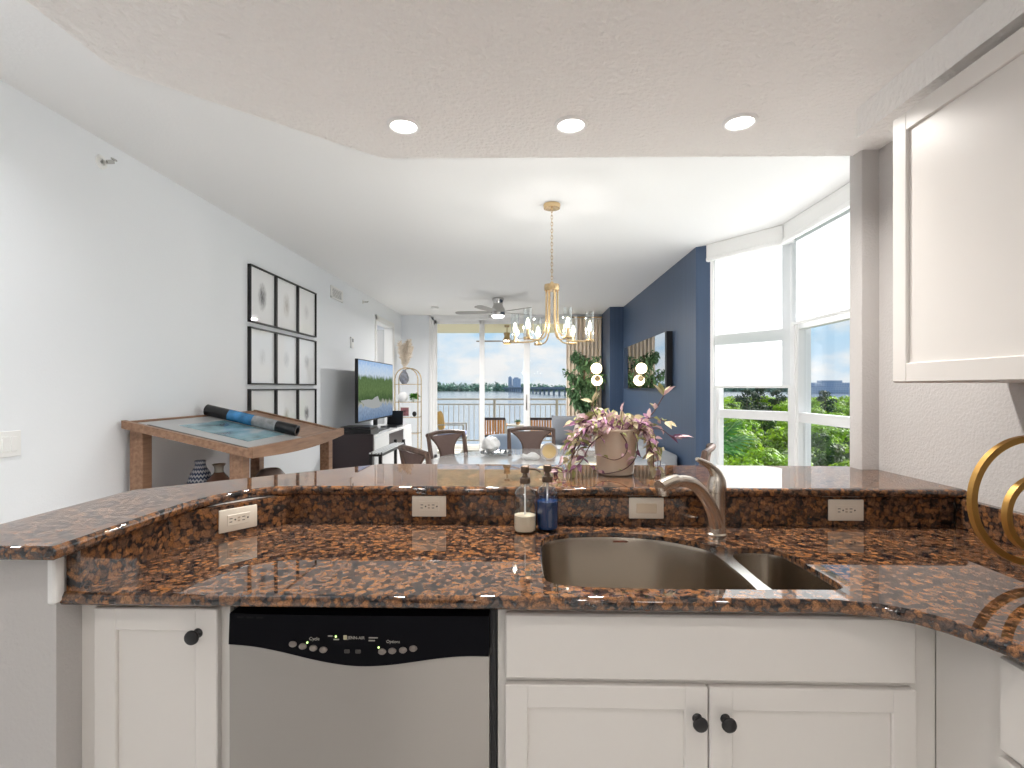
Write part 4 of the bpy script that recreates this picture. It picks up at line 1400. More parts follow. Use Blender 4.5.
# vases on the table's lower shelf
m_chev, nt, bb_ = new_mat('navy_chevron_glaze')
tc = nt.nodes.new('ShaderNodeTexCoord'); sp_ = nt.nodes.new('ShaderNodeSeparateXYZ'); nt.links.new(tc.outputs['Object'], sp_.inputs[0])
at = nt.nodes.new('ShaderNodeMath'); at.operation = 'ARCTAN2'; nt.links.new(sp_.outputs['Y'], at.inputs[0]); nt.links.new(sp_.outputs['X'], at.inputs[1])
zg = nt.nodes.new('ShaderNodeMath'); zg.operation = 'PINGPONG'; zg.inputs[1].default_value = 0.16; nt.links.new(at.outputs[0], zg.inputs[0])
ml = nt.nodes.new('ShaderNodeMath'); ml.operation = 'MULTIPLY'; ml.inputs[1].default_value = 0.085; nt.links.new(zg.outputs[0], ml.inputs[0])
sm = nt.nodes.new('ShaderNodeMath'); sm.operation = 'ADD'; nt.links.new(sp_.outputs['Z'], sm.inputs[0]); nt.links.new(ml.outputs[0], sm.inputs[1])
fr_ = nt.nodes.new('ShaderNodeMath'); fr_.operation = 'PINGPONG'; fr_.inputs[1].default_value = 0.0135; nt.links.new(sm.outputs[0], fr_.inputs[0])
gt = nt.nodes.new('ShaderNodeMath'); gt.operation = 'GREATER_THAN'; gt.inputs[1].default_value = 0.0072; nt.links.new(fr_.outputs[0], gt.inputs[0])
mxc = nt.nodes.new('ShaderNodeMixRGB'); mxc.inputs['Color1'].default_value = (0.05, 0.075, 0.15, 1); mxc.inputs['Color2'].default_value = (0.55, 0.60, 0.66, 1)
nt.links.new(gt.outputs[0], mxc.inputs['Fac']); nt.links.new(mxc.outputs['Color'], bb_.inputs['Base Color'])
bb_.inputs['Roughness'].default_value = 0.25
zs = 0.5855
tag(MB().lathe([(0, 0), (0.055, 0), (0.075, 0.02), (0.083, 0.10), (0.078, 0.17), (0.058, 0.235), (0.036, 0.272), (0.031, 0.29), (0.034, 0.315), (0.028, 0.317), (0.026, 0.29), (0.0, 0.28)], (-2.10, 3.26, zs), 32).build('vase', m_chev),
    'tall navy vase with white chevrons under the chart table', 'vase')
t = thing('glass_bottle', 'brown glass bottle with flared lip beside the chevron vase', 'bottle', (-1.965, 3.24, zs))
MB().lathe([(0, 0), (0.07, 0), (0.09, 0.02), (0.092, 0.10), (0.075, 0.19), (0.035, 0.235), (0.028, 0.245)], (-1.965, 3.24, zs), 28).build('body', M('brown_glass', (0.13, 0.07, 0.05), 0.08, coat=0.5), t)
MB().lathe([(0.028, 0.2455), (0.026, 0.262), (0.029, 0.28), (0.040, 0.296), (0.036, 0.298), (0.02, 0.27), (0, 0.26)], (-1.965, 3.24, zs), 28).build('neck', M('grey_metal_neck', (0.28, 0.26, 0.22), 0.3, 0.6), t)
tag(MB().lathe([(0, 0), (0.06, 0), (0.10, 0.05), (0.11, 0.12), (0.09, 0.20), (0.06, 0.235), (0.05, 0.24), (0.04, 0.225), (0, 0.21)], (-1.72, 3.42, zs), 28).build('bowl', M('dark_brown_ceramic', (0.11, 0.08, 0.07), 0.4)),
    'dark rounded pot behind the front leg of the chart table', 'pot')

# ---- media unit
mu_ = thing('media_unit', 'white lacquer media unit with dark end panel and black open bay', 'media unit', (-2.06, 7.1, 0))
MB().box((-2.32, 6.03, 0.05), (-1.80, 8.05, 0.80), 0.003).build('body', m_whitegloss, mu_)
MB().box((-2.325, 5.985, 0.0), (-1.79, 6.03, 0.825), 0.003).build('end_panel', m_dark, mu_)
MB().box((-1.80, 6.72, 0.53), (-1.793, 7.50, 0.765), 0.002).build('open_bay', m_dark, mu_)
MB().box((-1.80, 6.05, 0.10), (-1.788, 6.70, 0.77), 0.003).build('door', m_whitegloss, mu_)
MB().box((-1.80, 7.52, 0.10), (-1.788, 8.03, 0.77), 0.003).build('door', m_whitegloss, mu_)
# printer-like black box on the near end
t = thing('receiver', 'black box with a lid standing on the dark end of the media unit', 'receiver', (-2.02, 6.2, 0.80))
MB().box((-2.22, 6.06, 0.8005), (-1.84, 6.40, 0.875), 0.006).build('case', m_black, t)
MB().box((-2.21, 6.07, 0.880), (-1.85, 6.39, 0.905), 0.006).build('lid', m_black, t)
MB().box((-2.32, 6.08, 0.853), (-2.22, 6.30, 0.861), 0.002).build('tray', m_black, t)
# television
m_tv, nt, bb_ = new_mat('tv_picture')
nt.nodes.clear()
out = nt.nodes.new('ShaderNodeOutputMaterial'); em = nt.nodes.new('ShaderNodeEmission'); em.inputs['Strength'].default_value = 0.75
tc = nt.nodes.new('ShaderNodeTexCoord'); sp_ = nt.nodes.new('ShaderNodeSeparateXYZ'); nt.links.new(tc.outputs['Object'], sp_.inputs[0])
no = nt.nodes.new('ShaderNodeTexNoise'); no.inputs['Scale'].default_value = 9; no.inputs['Detail'].default_value = 6; nt.links.new(tc.outputs['Object'], no.inputs['Vector'])
ad = nt.nodes.new('ShaderNodeMath'); ad.operation = 'MULTIPLY_ADD'; ad.inputs[1].default_value = 0.16
nt.links.new(no.outputs['Fac'], ad.inputs[0]); nt.links.new(sp_.outputs['Z'], ad.inputs[2])
mr = nt.nodes.new('ShaderNodeMapRange'); mr.inputs['From Min'].default_value = 0.225; mr.inputs['From Max'].default_value = 1.045
nt.links.new(ad.outputs[0], mr.inputs['Value'])
cr = nt.nodes.new('ShaderNodeValToRGB'); cr.color_ramp.interpolation = 'LINEAR'
els = cr.color_ramp.elements
els[0].position = 0.0; els[0].color = (0.14, 0.22, 0.36, 1)
els[1].position = 1.0; els[1].color = (0.30, 0.50, 0.86, 1)
for p_, c_ in ((0.22, (0.30, 0.38, 0.50, 1)), (0.27, (0.42, 0.42, 0.36, 1)), (0.33, (0.07, 0.12, 0.05, 1)), (0.48, (0.13, 0.20, 0.08, 1)), (0.66, (0.12, 0.19, 0.08, 1)), (0.73, (0.62, 0.72, 0.84, 1)), (0.84, (0.55, 0.70, 0.90, 1))):
    e = els.new(p_); e.color = c_
nt.links.new(mr.outputs[0], cr.inputs['Fac'])
no2 = nt.nodes.new('ShaderNodeTexNoise'); no2.inputs['Scale'].default_value = 28; nt.links.new(tc.outputs['Object'], no2.inputs['Vector'])
mm = nt.nodes.new('ShaderNodeMixRGB'); mm.blend_type = 'OVERLAY'; mm.inputs['Fac'].default_value = 0.45
nt.links.new(cr.outputs['Color'], mm.inputs['Color1']); nt.links.new(no2.outputs['Fac'], mm.inputs['Color2'])
nt.links.new(mm.outputs['Color'], em.inputs['Color']); nt.links.new(em.outputs[0], out.inputs[0])
tv = thing('television', 'large television on the media unit showing a boat by green trees', 'television', (-2.0, 6.9, 0.80))
MB().box((-2.045, 6.10, 0.945), (-2.006, 7.72, 1.725), 0.004).build('housing', m_black, tv)
scr = MB().box((-2.0055, 6.115, 0.965), (-2.003, 7.705, 1.712)).build('screen', m_tv, tv, smooth=0)
bt = MB()
for poly, in (([(6.18, 1.215), (6.40, 1.135), (6.70, 1.10), (7.00, 1.105), (7.12, 1.165), (6.9, 1.20), (6.5, 1.225)],), ([(6.66, 1.215), (6.78, 1.245), (6.92, 1.262), (7.02, 1.18)],)):
    bt.face([(-2.0022, y, z) for y, z in poly])
bt.build('boat_image', emission('boat_white', (0.62, 0.64, 0.63), 0.5), scr, smooth=0)
MB().box((-2.15, 6.65, 0.8005), (-1.90, 7.15, 0.815), 0.003).cyl((-2.03, 6.9, 0.81), (-2.03, 6.9, 0.96), 0.03).build('stand', m_black, tv)
# black laptop at the far end
t = thing('laptop', 'black open laptop on the far end of the white media unit', 'laptop', (-1.92, 7.6, 0.80))
MB().box((-2.08, 7.32, 0.8005), (-1.84, 7.66, 0.82), 0.003).build('keyboard', m_black, t)
MB().box((-2.08, 7.66, 0.81), (-1.84, 7.675, 1.03), 0.003, mat=Matrix.Translation((0, 7.66, 0.81)) @ Matrix.Rotation(R(-8), 4, 'X') @ Matrix.Translation((0, -7.66, -0.81))).build('screen', m_black, t)
# low bench with black frame in front of the unit
t = thing('side_bench', 'white slatted bench with thin black frame in front of the media unit', 'bench', (-1.58, 5.8, 0))
for y in (5.28, 6.29):
    for x in (-1.60, -1.50):
        MB().box((x - 0.017, y - 0.017, 0), (x + 0.017, y + 0.017, 0.735 if y > 6 else 0.70), 0.003).build('leg', m_blackmetal, t)
MB().box((-1.62, 5.26, 0.66), (-1.48, 6.31, 0.683), 0.003).build('frame', m_blackmetal, t)
for k in range(4):
    MB().box((-1.615 + k * 0.034, 5.26, 0.6835), (-1.592 + k * 0.034, 6.27, 0.70), 0.003).build('slat', m_whitegloss, t)

# ---- arched shelf
es = thing('arched_shelf', 'slim brass arched shelf unit in the far left corner', 'shelf unit', (-2.05, 8.95, 0))
EX0, EX1, EY0, EY1 = -2.25, -1.85, 8.80, 9.08
for y in (EY0, EY1):
    pts = [(EX0, y, 0.0), (EX0, y, 1.52)] + [((EX0 + EX1) / 2 - 0.2 * math.cos(PI * k / 12), y, 1.52 + 0.2 * math.sin(PI * k / 12)) for k in range(1, 12)] + [(EX1, y, 1.52), (EX1, y, 0.0)]
    MB().tube(pts, 0.009, 8).build('arch', m_brass, es)
for z in (0.30, 0.585, 0.865, 1.13, 1.44):
    MB().box((EX0, EY0, z - 0.012), (EX1, EY1, z), 0.002).build('shelf', m_glass, es)
    MB().tube([(EX0, EY0, z - 0.006), (EX1, EY0, z - 0.006), (EX1, EY1, z - 0.006), (EX0, EY1, z - 0.006)], 0.006, 6, closed=True).build('shelf_rail', m_brass, es)
pl = thing('pampas_vase', 'cream pampas plumes in a grey vase on the top glass shelf', 'vase', (-2.12, 8.94, 1.441))
MB().lathe([(0, 0), (0.04, 0), (0.075, 0.05), (0.085, 0.11), (0.06, 0.18), (0.03, 0.22), (0.03, 0.25), (0.024, 0.25), (0.02, 0.2), (0, 0.2)], (-2.12, 8.94, 1.441), 24).build('vase', M('grey_vase', (0.20, 0.21, 0.25), 0.4, var=0.5, vscale=20), pl)
pm_ = MB()
rnd2 = random.Random(5)
for k in range(16):
    a = rnd2.uniform(0, 2 * PI); sp__ = rnd2.uniform(0.02, 0.15); h = rnd2.uniform(0.36, 0.56)
    base = Vector((-2.12, 8.94, 1.66)); tip = Vector((-2.10 + sp__ * math.cos(a), 8.94 + sp__ * math.sin(a) * 0.6, 1.66 + h))
    pm_.tube([base, base.lerp(tip, 0.4)], 0.003, 5)
    for q in range(110):
        u = rnd2.uniform(0.25, 1.0)
        c0 = base.lerp(tip, u)
        d = Vector((rnd2.uniform(-1, 1), rnd2.uniform(-1, 1), rnd2.uniform(0.2, 1.2))) * 0.065 * (1.15 - abs(u - 0.6))
        s_ = d.cross(Vector((0, 1, 0.3))).normalized() * 0.008
        pm_.face([c0 - s_, c0 + s_, c0 + d])
pm_.build('plumes', M('cream_plume', (0.76, 0.67, 0.56), 0.9), pl, smooth=0, recalc=False)
tag(MB().lathe([(0, 0), (0.05, 0), (0.085, 0.05), (0.09, 0.09), (0.06, 0.15), (0.035, 0.17), (0.03, 0.16), (0, 0.15)], (-2.14, 8.93, 1.131), 24).build('vase', m_white), 'squat white vase on the second shelf of the arched unit', 'vase')
t = thing('shelf_plant', 'small bright green plant in a white cup on the arched unit', 'plant', (-1.945, 8.9, 1.131))
MB().lathe([(0, 0), (0.03, 0), (0.04, 0.07), (0.036, 0.07), (0, 0.06)], (-1.945, 8.9, 1.131), 20).build('pot', m_white, t)
g = MB()
for k in range(70):
    d = Vector((rnd2.uniform(-1, 1), rnd2.uniform(-1, 1), rnd2.uniform(-0.2, 1)))
    leaf(g, Vector((-1.945, 8.9, 1.20)) + d.normalized() * rnd2.uniform(0.0, 0.05), d, 0.08, 0.04, 0, 0.3)
g.build('foliage', leaf_mat('bright_leaf', (0.12, 0.32, 0.06), 0.3, 0.3), t, smooth=0, recalc=False)
t = thing('framed_photo', 'small white-framed red and blue photo on the arched unit', 'photo', (-2.09, 8.86, 0.866))
MB().box((-2.18, 8.85, 0.866), (-2.00, 8.87, 1.05), 0.003).build('frame', m_white, t)
MB().box((-2.16, 8.847, 0.886), (-2.02, 8.8495, 1.03)).build('photo', M('photo_print', (0.22, 0.09, 0.10), 0.4, var=0.9, vscale=14), t)
tag(MB().lathe([(0, 0), (0.05, 0), (0.09, 0.06), (0.10, 0.10), (0.095, 0.10), (0.08, 0.06), (0, 0.02)], (-2.10, 8.94, 0.586), 24).build('bowl', m_white), 'round white bowl on the lower shelf of the arched unit', 'bowl')
t = MB()
bmesh.ops.create_icosphere(t.bm, subdivisions=2, radius=0.045, matrix=Matrix.Translation((-1.93, 8.9, 0.915)) @ Matrix.Diagonal((0.9, 0.8, 1.05, 1)))
for v in t.bm.verts:
    v.co += (v.co - Vector((-1.93, 8.9, 0.915))) * 0.25 * noise.noise(v.co * 30)
tag(t.build('black_ornament', m_black, smooth=0), 'small black lump ornament beside the framed photo', 'ornament')

# ================================================================ DINING AREA
TC = (0.15, 4.25)
dt = thing('dining_table', 'round white dining table under the chandelier', 'table', (TC[0], TC[1], 0))
MB().lathe([(0, 0.712), (0.93, 0.712), (0.985, 0.725), (1.0, 0.738), (0.995, 0.748), (0.985, 0.75), (0, 0.75)], (TC[0], TC[1], 0), 72).build('tabletop', m_tabletop, dt)
MB().lathe([(0, 0), (0.36, 0), (0.36, 0.02), (0.30, 0.035), (0.09, 0.10), (0.07, 0.3), (0.09, 0.62), (0.22, 0.705), (0, 0.712)], (TC[0], TC[1], 0), 40).build('pedestal', m_whitegloss, dt)


def make_chair():
    t = thing('dining_chair', '', 'chair', (0, 0, 0), 'wood and cane chairs around the dining table')
    H = 0.935
    back = lambda z: 0.235 + max(0, z - 0.45) * 0.19     # y of the back plane at height z; the sitter faces -y
    for sx in (-1, 1):
        MB().tube([(sx * 0.20, 0.235, 0.0), (sx * 0.215, 0.232, 0.25), (sx * 0.225, back(0.45), 0.45), (sx * 0.232, back(0.72), 0.72), (sx * 0.235, back(H), H)], [0.018, 0.022, 0.024, 0.022, 0.019], 8).build('back_post', m_chairwood, t)
        MB().tube([(sx * 0.225, -0.21, 0.0), (sx * 0.225, -0.21, 0.44)], [0.017, 0.024], 8).build('leg', m_chairwood, t)
        am = spline([(sx * 0.232, back(0.66) - 0.01, 0.67), (sx * 0.262, 0.10, 0.675), (sx * 0.268, -0.06, 0.662), (sx * 0.255, -0.16, 0.63), (sx * 0.235, -0.20, 0.44)], False, 4)
        MB().tube(am, 0.018, 8).build('arm', m_chairwood, t)
    cr_p = spline([(-0.245, back(H) - 0.0, H - 0.01), (-0.12, back(H) + 0.03, H + 0.005), (0, back(H) + 0.04, H + 0.01), (0.12, back(H) + 0.03, H + 0.005), (0.245, back(H), H - 0.01)], False, 4)
    MB().tube(cr_p, 0.021, 8).build('crest_rail', m_chairwood, t)
    lr_ = spline([(-0.225, back(0.54), 0.54), (0, back(0.54) + 0.03, 0.54), (0.225, back(0.54), 0.54)], False, 5)
    MB().tube(lr_, 0.014, 8).build('lower_rail', m_chairwood, t)
    # hourglass cane panel
    pm_ = MB()
    N = 14
    L_, R_ = [], []
    for i in range(N + 1):
        u = i / N
        z = 0.545 + (H - 0.02 - 0.545) * u
        hw = 0.085 + 0.125 * abs(2 * u - 1) ** 2.2
        L_.append((-hw, z)); R_.append((hw, z))
    for i in range(N):
        for k in range(6):
            q = []
            for (u, ii) in ((k / 6, i), ((k + 1) / 6, i), ((k + 1) / 6, i + 1), (k / 6, i + 1)):
                x = L_[ii][0] + (R_[ii][0] - L_[ii][0]) * u; z = L_[ii][1]
                q.append((x, back(z) + 0.03 * (1 - (x / 0.24) ** 2), z))
            for off in (-0.006, 0.006):
                pm_.face([(p[0], p[1] + off, p[2]) for p in (q if off < 0 else q[::-1])])
    bmesh.ops.remove_doubles(pm_.bm, verts=pm_.bm.verts[:], dist=0.0005)
    po = pm_.build('cane_panel', m_cane, t)
    for sd in (L_, R_):
        MB().tube([(x, back(z) + 0.03 * (1 - (x / 0.24) ** 2), z) for x, z in sd], 0.011, 6).build('edge_moulding', m_chairwood, po)
    MB().box((-0.245, -0.24, 0.40), (0.245, 0.24, 0.445), 0.012).build('seat_frame', m_chairwood, t)
    MB().box((-0.235, -0.235, 0.4455), (0.235, 0.215, 0.495), 0.02, seg=3).build('seat_cushion', m_sofa, t)
    return t


ch = make_chair()


def face_to(x, y):      # chair's -y side looks at the table centre
    return math.atan2(TC[1] - y, TC[0] - x) + PI / 2


first = True
for x, y, lab in ((0.09, 5.06, 'brown cane-back dining chair on the far side of the white table, facing the kitchen'),
                  (-0.50, 4.74, 'brown cane-back dining chair beyond the left of the white table, by the glass tray'),
                  (-0.52, 3.78, 'brown dining chair close behind the bar at left, only its crest showing'),
                  (1.02, 3.88, 'brown dining chair right of the table before the angled window')):
    if first:
        o = ch; o.location = (x, y, 0); o.rotation_euler = (0, 0, face_to(x, y)); o['label'] = lab; first = False
    else:
        dup(ch, (x, y, 0), face_to(x, y), lab)

# tray with white coral
t = thing('glass_tray', 'round silver-edged glass tray on the far side of the white table', 'tray', (-0.27, 4.78, 0.7505))
MB().lathe([(0, 0.004), (0.12, 0.004), (0.15, 0.012), (0.155, 0.022), (0.150, 0.022), (0.12, 0.010), (0, 0.008)], (-0.27, 4.78, 0.7505), 40).build('dish', M('pewter_glass', (0.42, 0.44, 0.45), 0.15, 0.6), t)
for k in range(14):
    a = 2 * PI * k / 14
    MB().sphere((-0.27 + 0.135 * math.cos(a), 4.78 + 0.135 * math.sin(a), 0.772), 0.012, 8, 6).build('bead', M('smoky_bead', (0.16, 0.17, 0.18), 0.1), t)
cb = MB()
bmesh.ops.create_icosphere(cb.bm, subdivisions=4, radius=0.078, matrix=Matrix.Translation((-0.32, 4.80, 0.838)) @ Matrix.Diagonal((1.08, 1.0, 0.95, 1)))
for v in cb.bm.verts:
    d = (v.co - Vector((-0.32, 4.80, 0.838)))
    v.co += d * (0.20 * noise.noise(v.co * 26) + 0.08 * noise.noise(v.co * 60))
tag(cb.build('white_coral', m_white), 'lumpy white coral ball standing on the glass tray', 'ornament')
nb = MB()
bmesh.ops.create_icosphere(nb.bm, subdivisions=3, radius=0.08, matrix=Matrix.Translation((0.05, 4.42, 0.779)) @ Matrix.Diagonal((1.0, 0.6, 0.36, 1)))
for v in nb.bm.verts:
    v.co.z = max(0.7505, v.co.z + 0.02 * noise.noise(v.co * 28))
tag(nb.build('napkin', M('napkin_cloth', (0.74, 0.74, 0.74), 0.9), smooth=60), 'crumpled white napkin on the white dining table', 'napkin')
t = thing('amber_bowl', 'round amber glass bowl with a pale rim on the dining table, beside the plant', 'bowl', (0.205, 4.35, 0.7505))
q = Matrix.Translation((0.205, 4.35, 0.832)) @ Matrix.Rotation(R(78), 4, 'X')
MB().lathe([(0.0, -0.035), (0.035, -0.032), (0.06, -0.016), (0.068, 0.004), (0.060, 0.004), (0.03, -0.018), (0, -0.022)], n=28, mat=q).build('bowl', M('amber_ceramic', (0.58, 0.42, 0.20), 0.25), t)
MB().lathe([(0.058, 0.003), (0.066, 0.008), (0.074, 0.003), (0.066, -0.002), (0.058, 0.003)], n=28, mat=q).build('rim', m_beige, t)
MB().cyl((0.205, 4.36, 0.7505), (0.205, 4.36, 0.775), 0.03, 0.016).build('foot', m_beige, t)

# ---- chandelier
HXc, HYc = 0.20, 3.82
cd = thing('chandelier', 'champagne brass chandelier with six lit glass cylinders over the dining table', 'chandelier', (HXc, HYc, 1.7))
MB().lathe([(0, 2.738), (0.062, 2.738), (0.064, 2.728), (0.060, 2.706), (0.01, 2.704), (0, 2.69)], (HXc, HYc, 0), 28).build('canopy', m_brass, cd)
chn = MB()
z = 2.705
k = 0
while z > 2.165:
    pts = []
    for j in range(10):
        a = 2 * PI * j / 10
        o_ = Vector((0.0075 * math.cos(a), 0, 0.016 * math.sin(a)))
        if k % 2:
            o_ = Vector((0, o_.x, o_.z))
        pts.append(Vector((HXc, HYc, z - 0.014)) + o_)
    chn.tube(pts, 0.0022, 5, closed=True)
    z -= 0.025; k += 1
chn.build('chain', m_brass, cd)
MB().lathe([(0, 2.165), (0.012, 2.16), (0.014, 2.145), (0.055, 2.14), (0.058, 2.125), (0.056, 2.095), (0, 2.092)], (HXc, HYc, 0), 24).build('hub', m_brass, cd)
for k in range(6):
    a = R(-10 + 60 * k)
    ca, sa = math.cos(a), math.sin(a)
    P3 = lambda r_, z_: (HXc + r_ * ca, HYc + r_ * sa, z_)
    arm = MB().tube(spline([P3(0.043, 2.10), P3(0.043, 1.95), P3(0.048, 1.84), P3(0.075, 1.76), P3(0.13, 1.722), P3(0.20, 1.715), P3(0.28, 1.715)], False, 5), 0.006, 8).build('arm', m_brass, cd)
    c = P3(0.28, 0)
    MB().lathe([(0, 1.708), (0.030, 1.710), (0.033, 1.720), (0.031, 1.728), (0.012, 1.730), (0.011, 1.790), (0, 1.790)], (c[0], c[1], 0), 20).build('candle_cup', m_brass, arm)
    MB().lathe([(0.0305, 1.729), (0.0305, 1.928), (0.029, 1.928), (0.029, 1.729)], (c[0], c[1], 0), 24).build('glass_shade', m_bottle, arm)
    MB().lathe([(0, 1.790), (0.008, 1.793), (0.013, 1.812), (0.011, 1.838), (0.004, 1.860), (0, 1.864)], (c[0], c[1], 0), 14).build('bulb', m_bulb, arm)
    lamp('POINT', 'bulb_lamp', cd, (c[0], c[1], 1.828), BULB, (1.0, 0.96, 0.91), 0.011)


# ---- ceiling fans
def fan(x, y, ztop, sc, label, mat, blade_mat, lit, a0, nblade=5, drop=0.0, rb=0.66):
    t = thing('ceiling_fan', label, 'ceiling fan', (x, y, ztop))
    m = Matrix.Translation((x, y, ztop)) @ Matrix.Diagonal((sc, sc, sc, 1))
    if drop:
        MB().cyl((x, y, ztop), (x, y, ztop - drop), 0.012).lathe([(0, -0.0), (0.06, -0.0), (0.05, -0.04), (0, -0.045)], (x, y, ztop)).build('downrod', mat, t)
        m = Matrix.Translation((x, y, ztop - drop)) @ Matrix.Diagonal((sc, sc, sc, 1))
    MB().lathe([(0, 0), (0.085, 0), (0.09, -0.02), (0.075, -0.06), (0.07, -0.10), (0.085, -0.14), (0.105, -0.17), (0.11, -0.24), (0.10, -0.265), (0, -0.27)], n=32, mat=m).build('motor_housing', mat, t)
    MB().lathe([(0, -0.266), (0.095, -0.268), (0.095, -0.278), (0.08, -0.298), (0, -0.306)], n=32, mat=m).build('light_lens', lit, t)
    if lit is m_fanl:
        lamp('AREA', 'fan_lamp', t, (x, y, ztop - 0.309), FANL, (1.0, 0.97, 0.94), 0.17)
    for k in range(nblade):
        a = R(a0 + 360 / nblade * k)
        mm_ = m @ Matrix.Translation((0, 0, -0.215)) @ Matrix.Rotation(a, 4, 'Z') @ Matrix.Rotation(R(9), 4, 'X')
        bl = MB()
        pts = [(0.09, -0.03), (0.20, -0.055), (0.45, -0.068), (rb - 0.04, -0.062), (rb, -0.03), (rb, 0.03), (rb - 0.04, 0.062), (0.45, 0.068), (0.20, 0.055), (0.09, 0.03)]
        bl.prism(pts, -0.004, 0.004)
        bmesh.ops.transform(bl.bm, matrix=mm_, verts=bl.bm.verts[:])
        bl.build('blade', blade_mat, t)
    return t


m_blade = M('silver_blade', (0.36, 0.35, 0.33), 0.5, 0.0)
fan(-0.411, 7.79, HC - 0.001, 1.0, 'brushed nickel ceiling fan with a lit lamp in the living room', m_fan, m_blade, m_fanl, 174, 5)
# smoke detector
tag(MB().lathe([(0, -0.035), (0.05, -0.035), (0.068, -0.025), (0.07, 0), (0, 0)], (-1.52, 8.62, HC - 0.0005), 28).build('smoke_detector', m_trim), 'round white smoke detector on the living room ceiling', 'smoke detector')

# ================================================================ LIVING AREA RIGHT
# deep-edged mirror on the blue wall
t = thing('wall_mirror', 'wide frameless glossy mirror with deep black edge on the navy wall', 'mirror', (1.62, 7.0, 1.365))
MB().box((1.59, 5.80, 1.365), (1.66, 8.24, 2.01), 0.002).build('backing_box', m_black, t)
MB().box((1.583, 5.84, 1.37), (1.5895, 8.235, 2.005), 0.001).build('glass', m_mirror, t)
# sofa
sf = thing('sofa', 'light grey L-shaped sofa along the navy wall, its short side by the sliding door', 'sofa', (1.2, 7.4, 0))
MB().box((0.98, 5.52, 0.10), (1.63, 8.20, 0.30), 0.02, seg=2).box((0.50, 8.20, 0.10), (1.40, 8.60, 0.30), 0.02, seg=2).build('base', m_sofa, sf)
MB().box((1.40, 5.50, 0.12), (1.63, 8.62, 0.66), 0.03, seg=3).build('backrest', m_sofa, sf)
MB().box((0.48, 8.42, 0.12), (1.40, 8.62, 0.76), 0.03, seg=3).build('backrest', m_sofa, sf)
MB().box((0.98, 5.52, 0.12), (1.40, 5.68, 0.56), 0.03, seg=3).build('armrest', m_sofa, sf)
for y0, y1 in ((5.69, 6.92), (6.93, 8.18)):
    MB().box((0.96, y0, 0.30), (1.40, y1, 0.45), 0.035, seg=3).build('seat_cushion', m_sofa, sf)
MB().box((0.50, 7.75, 0.30), (0.955, 8.42, 0.45), 0.035, seg=3).build('seat_cushion', m_sofa, sf)
MB().box((0.50, 7.75, 0.10), (0.955, 8.20, 0.30), 0.02, seg=2).build('base', m_sofa, sf)


def pillow(c, w_, h_, d_, rot, mat, label):
    mb = MB()
    N = 14
    grid = {}
    for sd in (-1, 1):
        for i in range(N + 1):
            for j in range(N + 1):
                u, v_ = i / N * 2 - 1, j / N * 2 - 1
                if sd == 1 and (abs(u) == 1 or abs(v_) == 1):
                    grid[(sd, i, j)] = grid[(-1, i, j)]; continue
                th = ((1 - u ** 4) * (1 - v_ ** 4)) ** 0.5
                pin = 1 - 0.06 * (1 - u * u) * (abs(v_)) - 0.0
                pin2 = 1 - 0.06 * (1 - v_ * v_) * abs(u)
                grid[(sd, i, j)] = mb.bm.verts.new((u * w_ / 2 * pin2, sd * d_ / 2 * th, v_ * h_ / 2 * pin))
        for i in range(N):
            for j in range(N):
                mb.bm.faces.new((grid[(sd, i, j)], grid[(sd, i + 1, j)], grid[(sd, i + 1, j + 1)], grid[(sd, i, j + 1)]))
    from mathutils import Euler
    mt = Matrix.Translation(c) @ Euler(rot).to_matrix().to_4x4()
    bmesh.ops.transform(mb.bm, matrix=mt, verts=mb.bm.verts[:])
    return tag(mb.build('throw_pillow', mat, smooth=80), label, 'pillow', 'throw pillows on the grey sofa')


pillow((0.66, 8.33, 0.69), 0.46, 0.48, 0.14, (R(-14), 0, R(-4)), m_greycush, 'mid grey square throw pillow at the free end of the sofa')
pillow((1.02, 8.27, 0.68), 0.50, 0.48, 0.15, (R(-16), R(18), R(4)), m_beige, 'beige throw pillow tilted against the grey one on the sofa')
# tub chair / pouf seen behind the table
t = thing('tub_chair', 'rounded blue-grey tub chair behind the dining table', 'armchair', (-0.22, 7.2, 0))
tb = MB()
rows = []
for i in range(25):
    a = R(-25) + R(230) * i / 24
    ca, sa = math.cos(a), math.sin(a)
    rows.append([tb.bm.verts.new((-0.22 + r_ * ca, 7.2 + r_ * sa, z_)) for r_, z_ in ((0.26, 0.10), (0.29, 0.10), (0.32, 0.45), (0.32, 0.66), (0.30, 0.70), (0.27, 0.70), (0.25, 0.66), (0.245, 0.40))])
for A, B in zip(rows, rows[1:]):
    for k in range(8):
        tb.bm.faces.new((A[k], A[(k + 1) % 8], B[(k + 1) % 8], B[k]))
tb.bm.faces.new(rows[0]); tb.bm.faces.new(rows[-1][::-1])
tb.build('shell_back', m_bluegrey, t, smooth=50)
MB().lathe([(0, 0.12), (0.235, 0.12), (0.243, 0.2), (0.243, 0.40), (0.22, 0.44), (0, 0.45)], (-0.22, 7.2, 0), 36).build('seat', m_bluegrey, t)
MB().lathe([(0, 0), (0.24, 0), (0.24, 0.03), (0.05, 0.06), (0.05, 0.12), (0, 0.12)], (-0.22, 7.2, 0), 28).build('swivel_base', m_blackmetal, t)
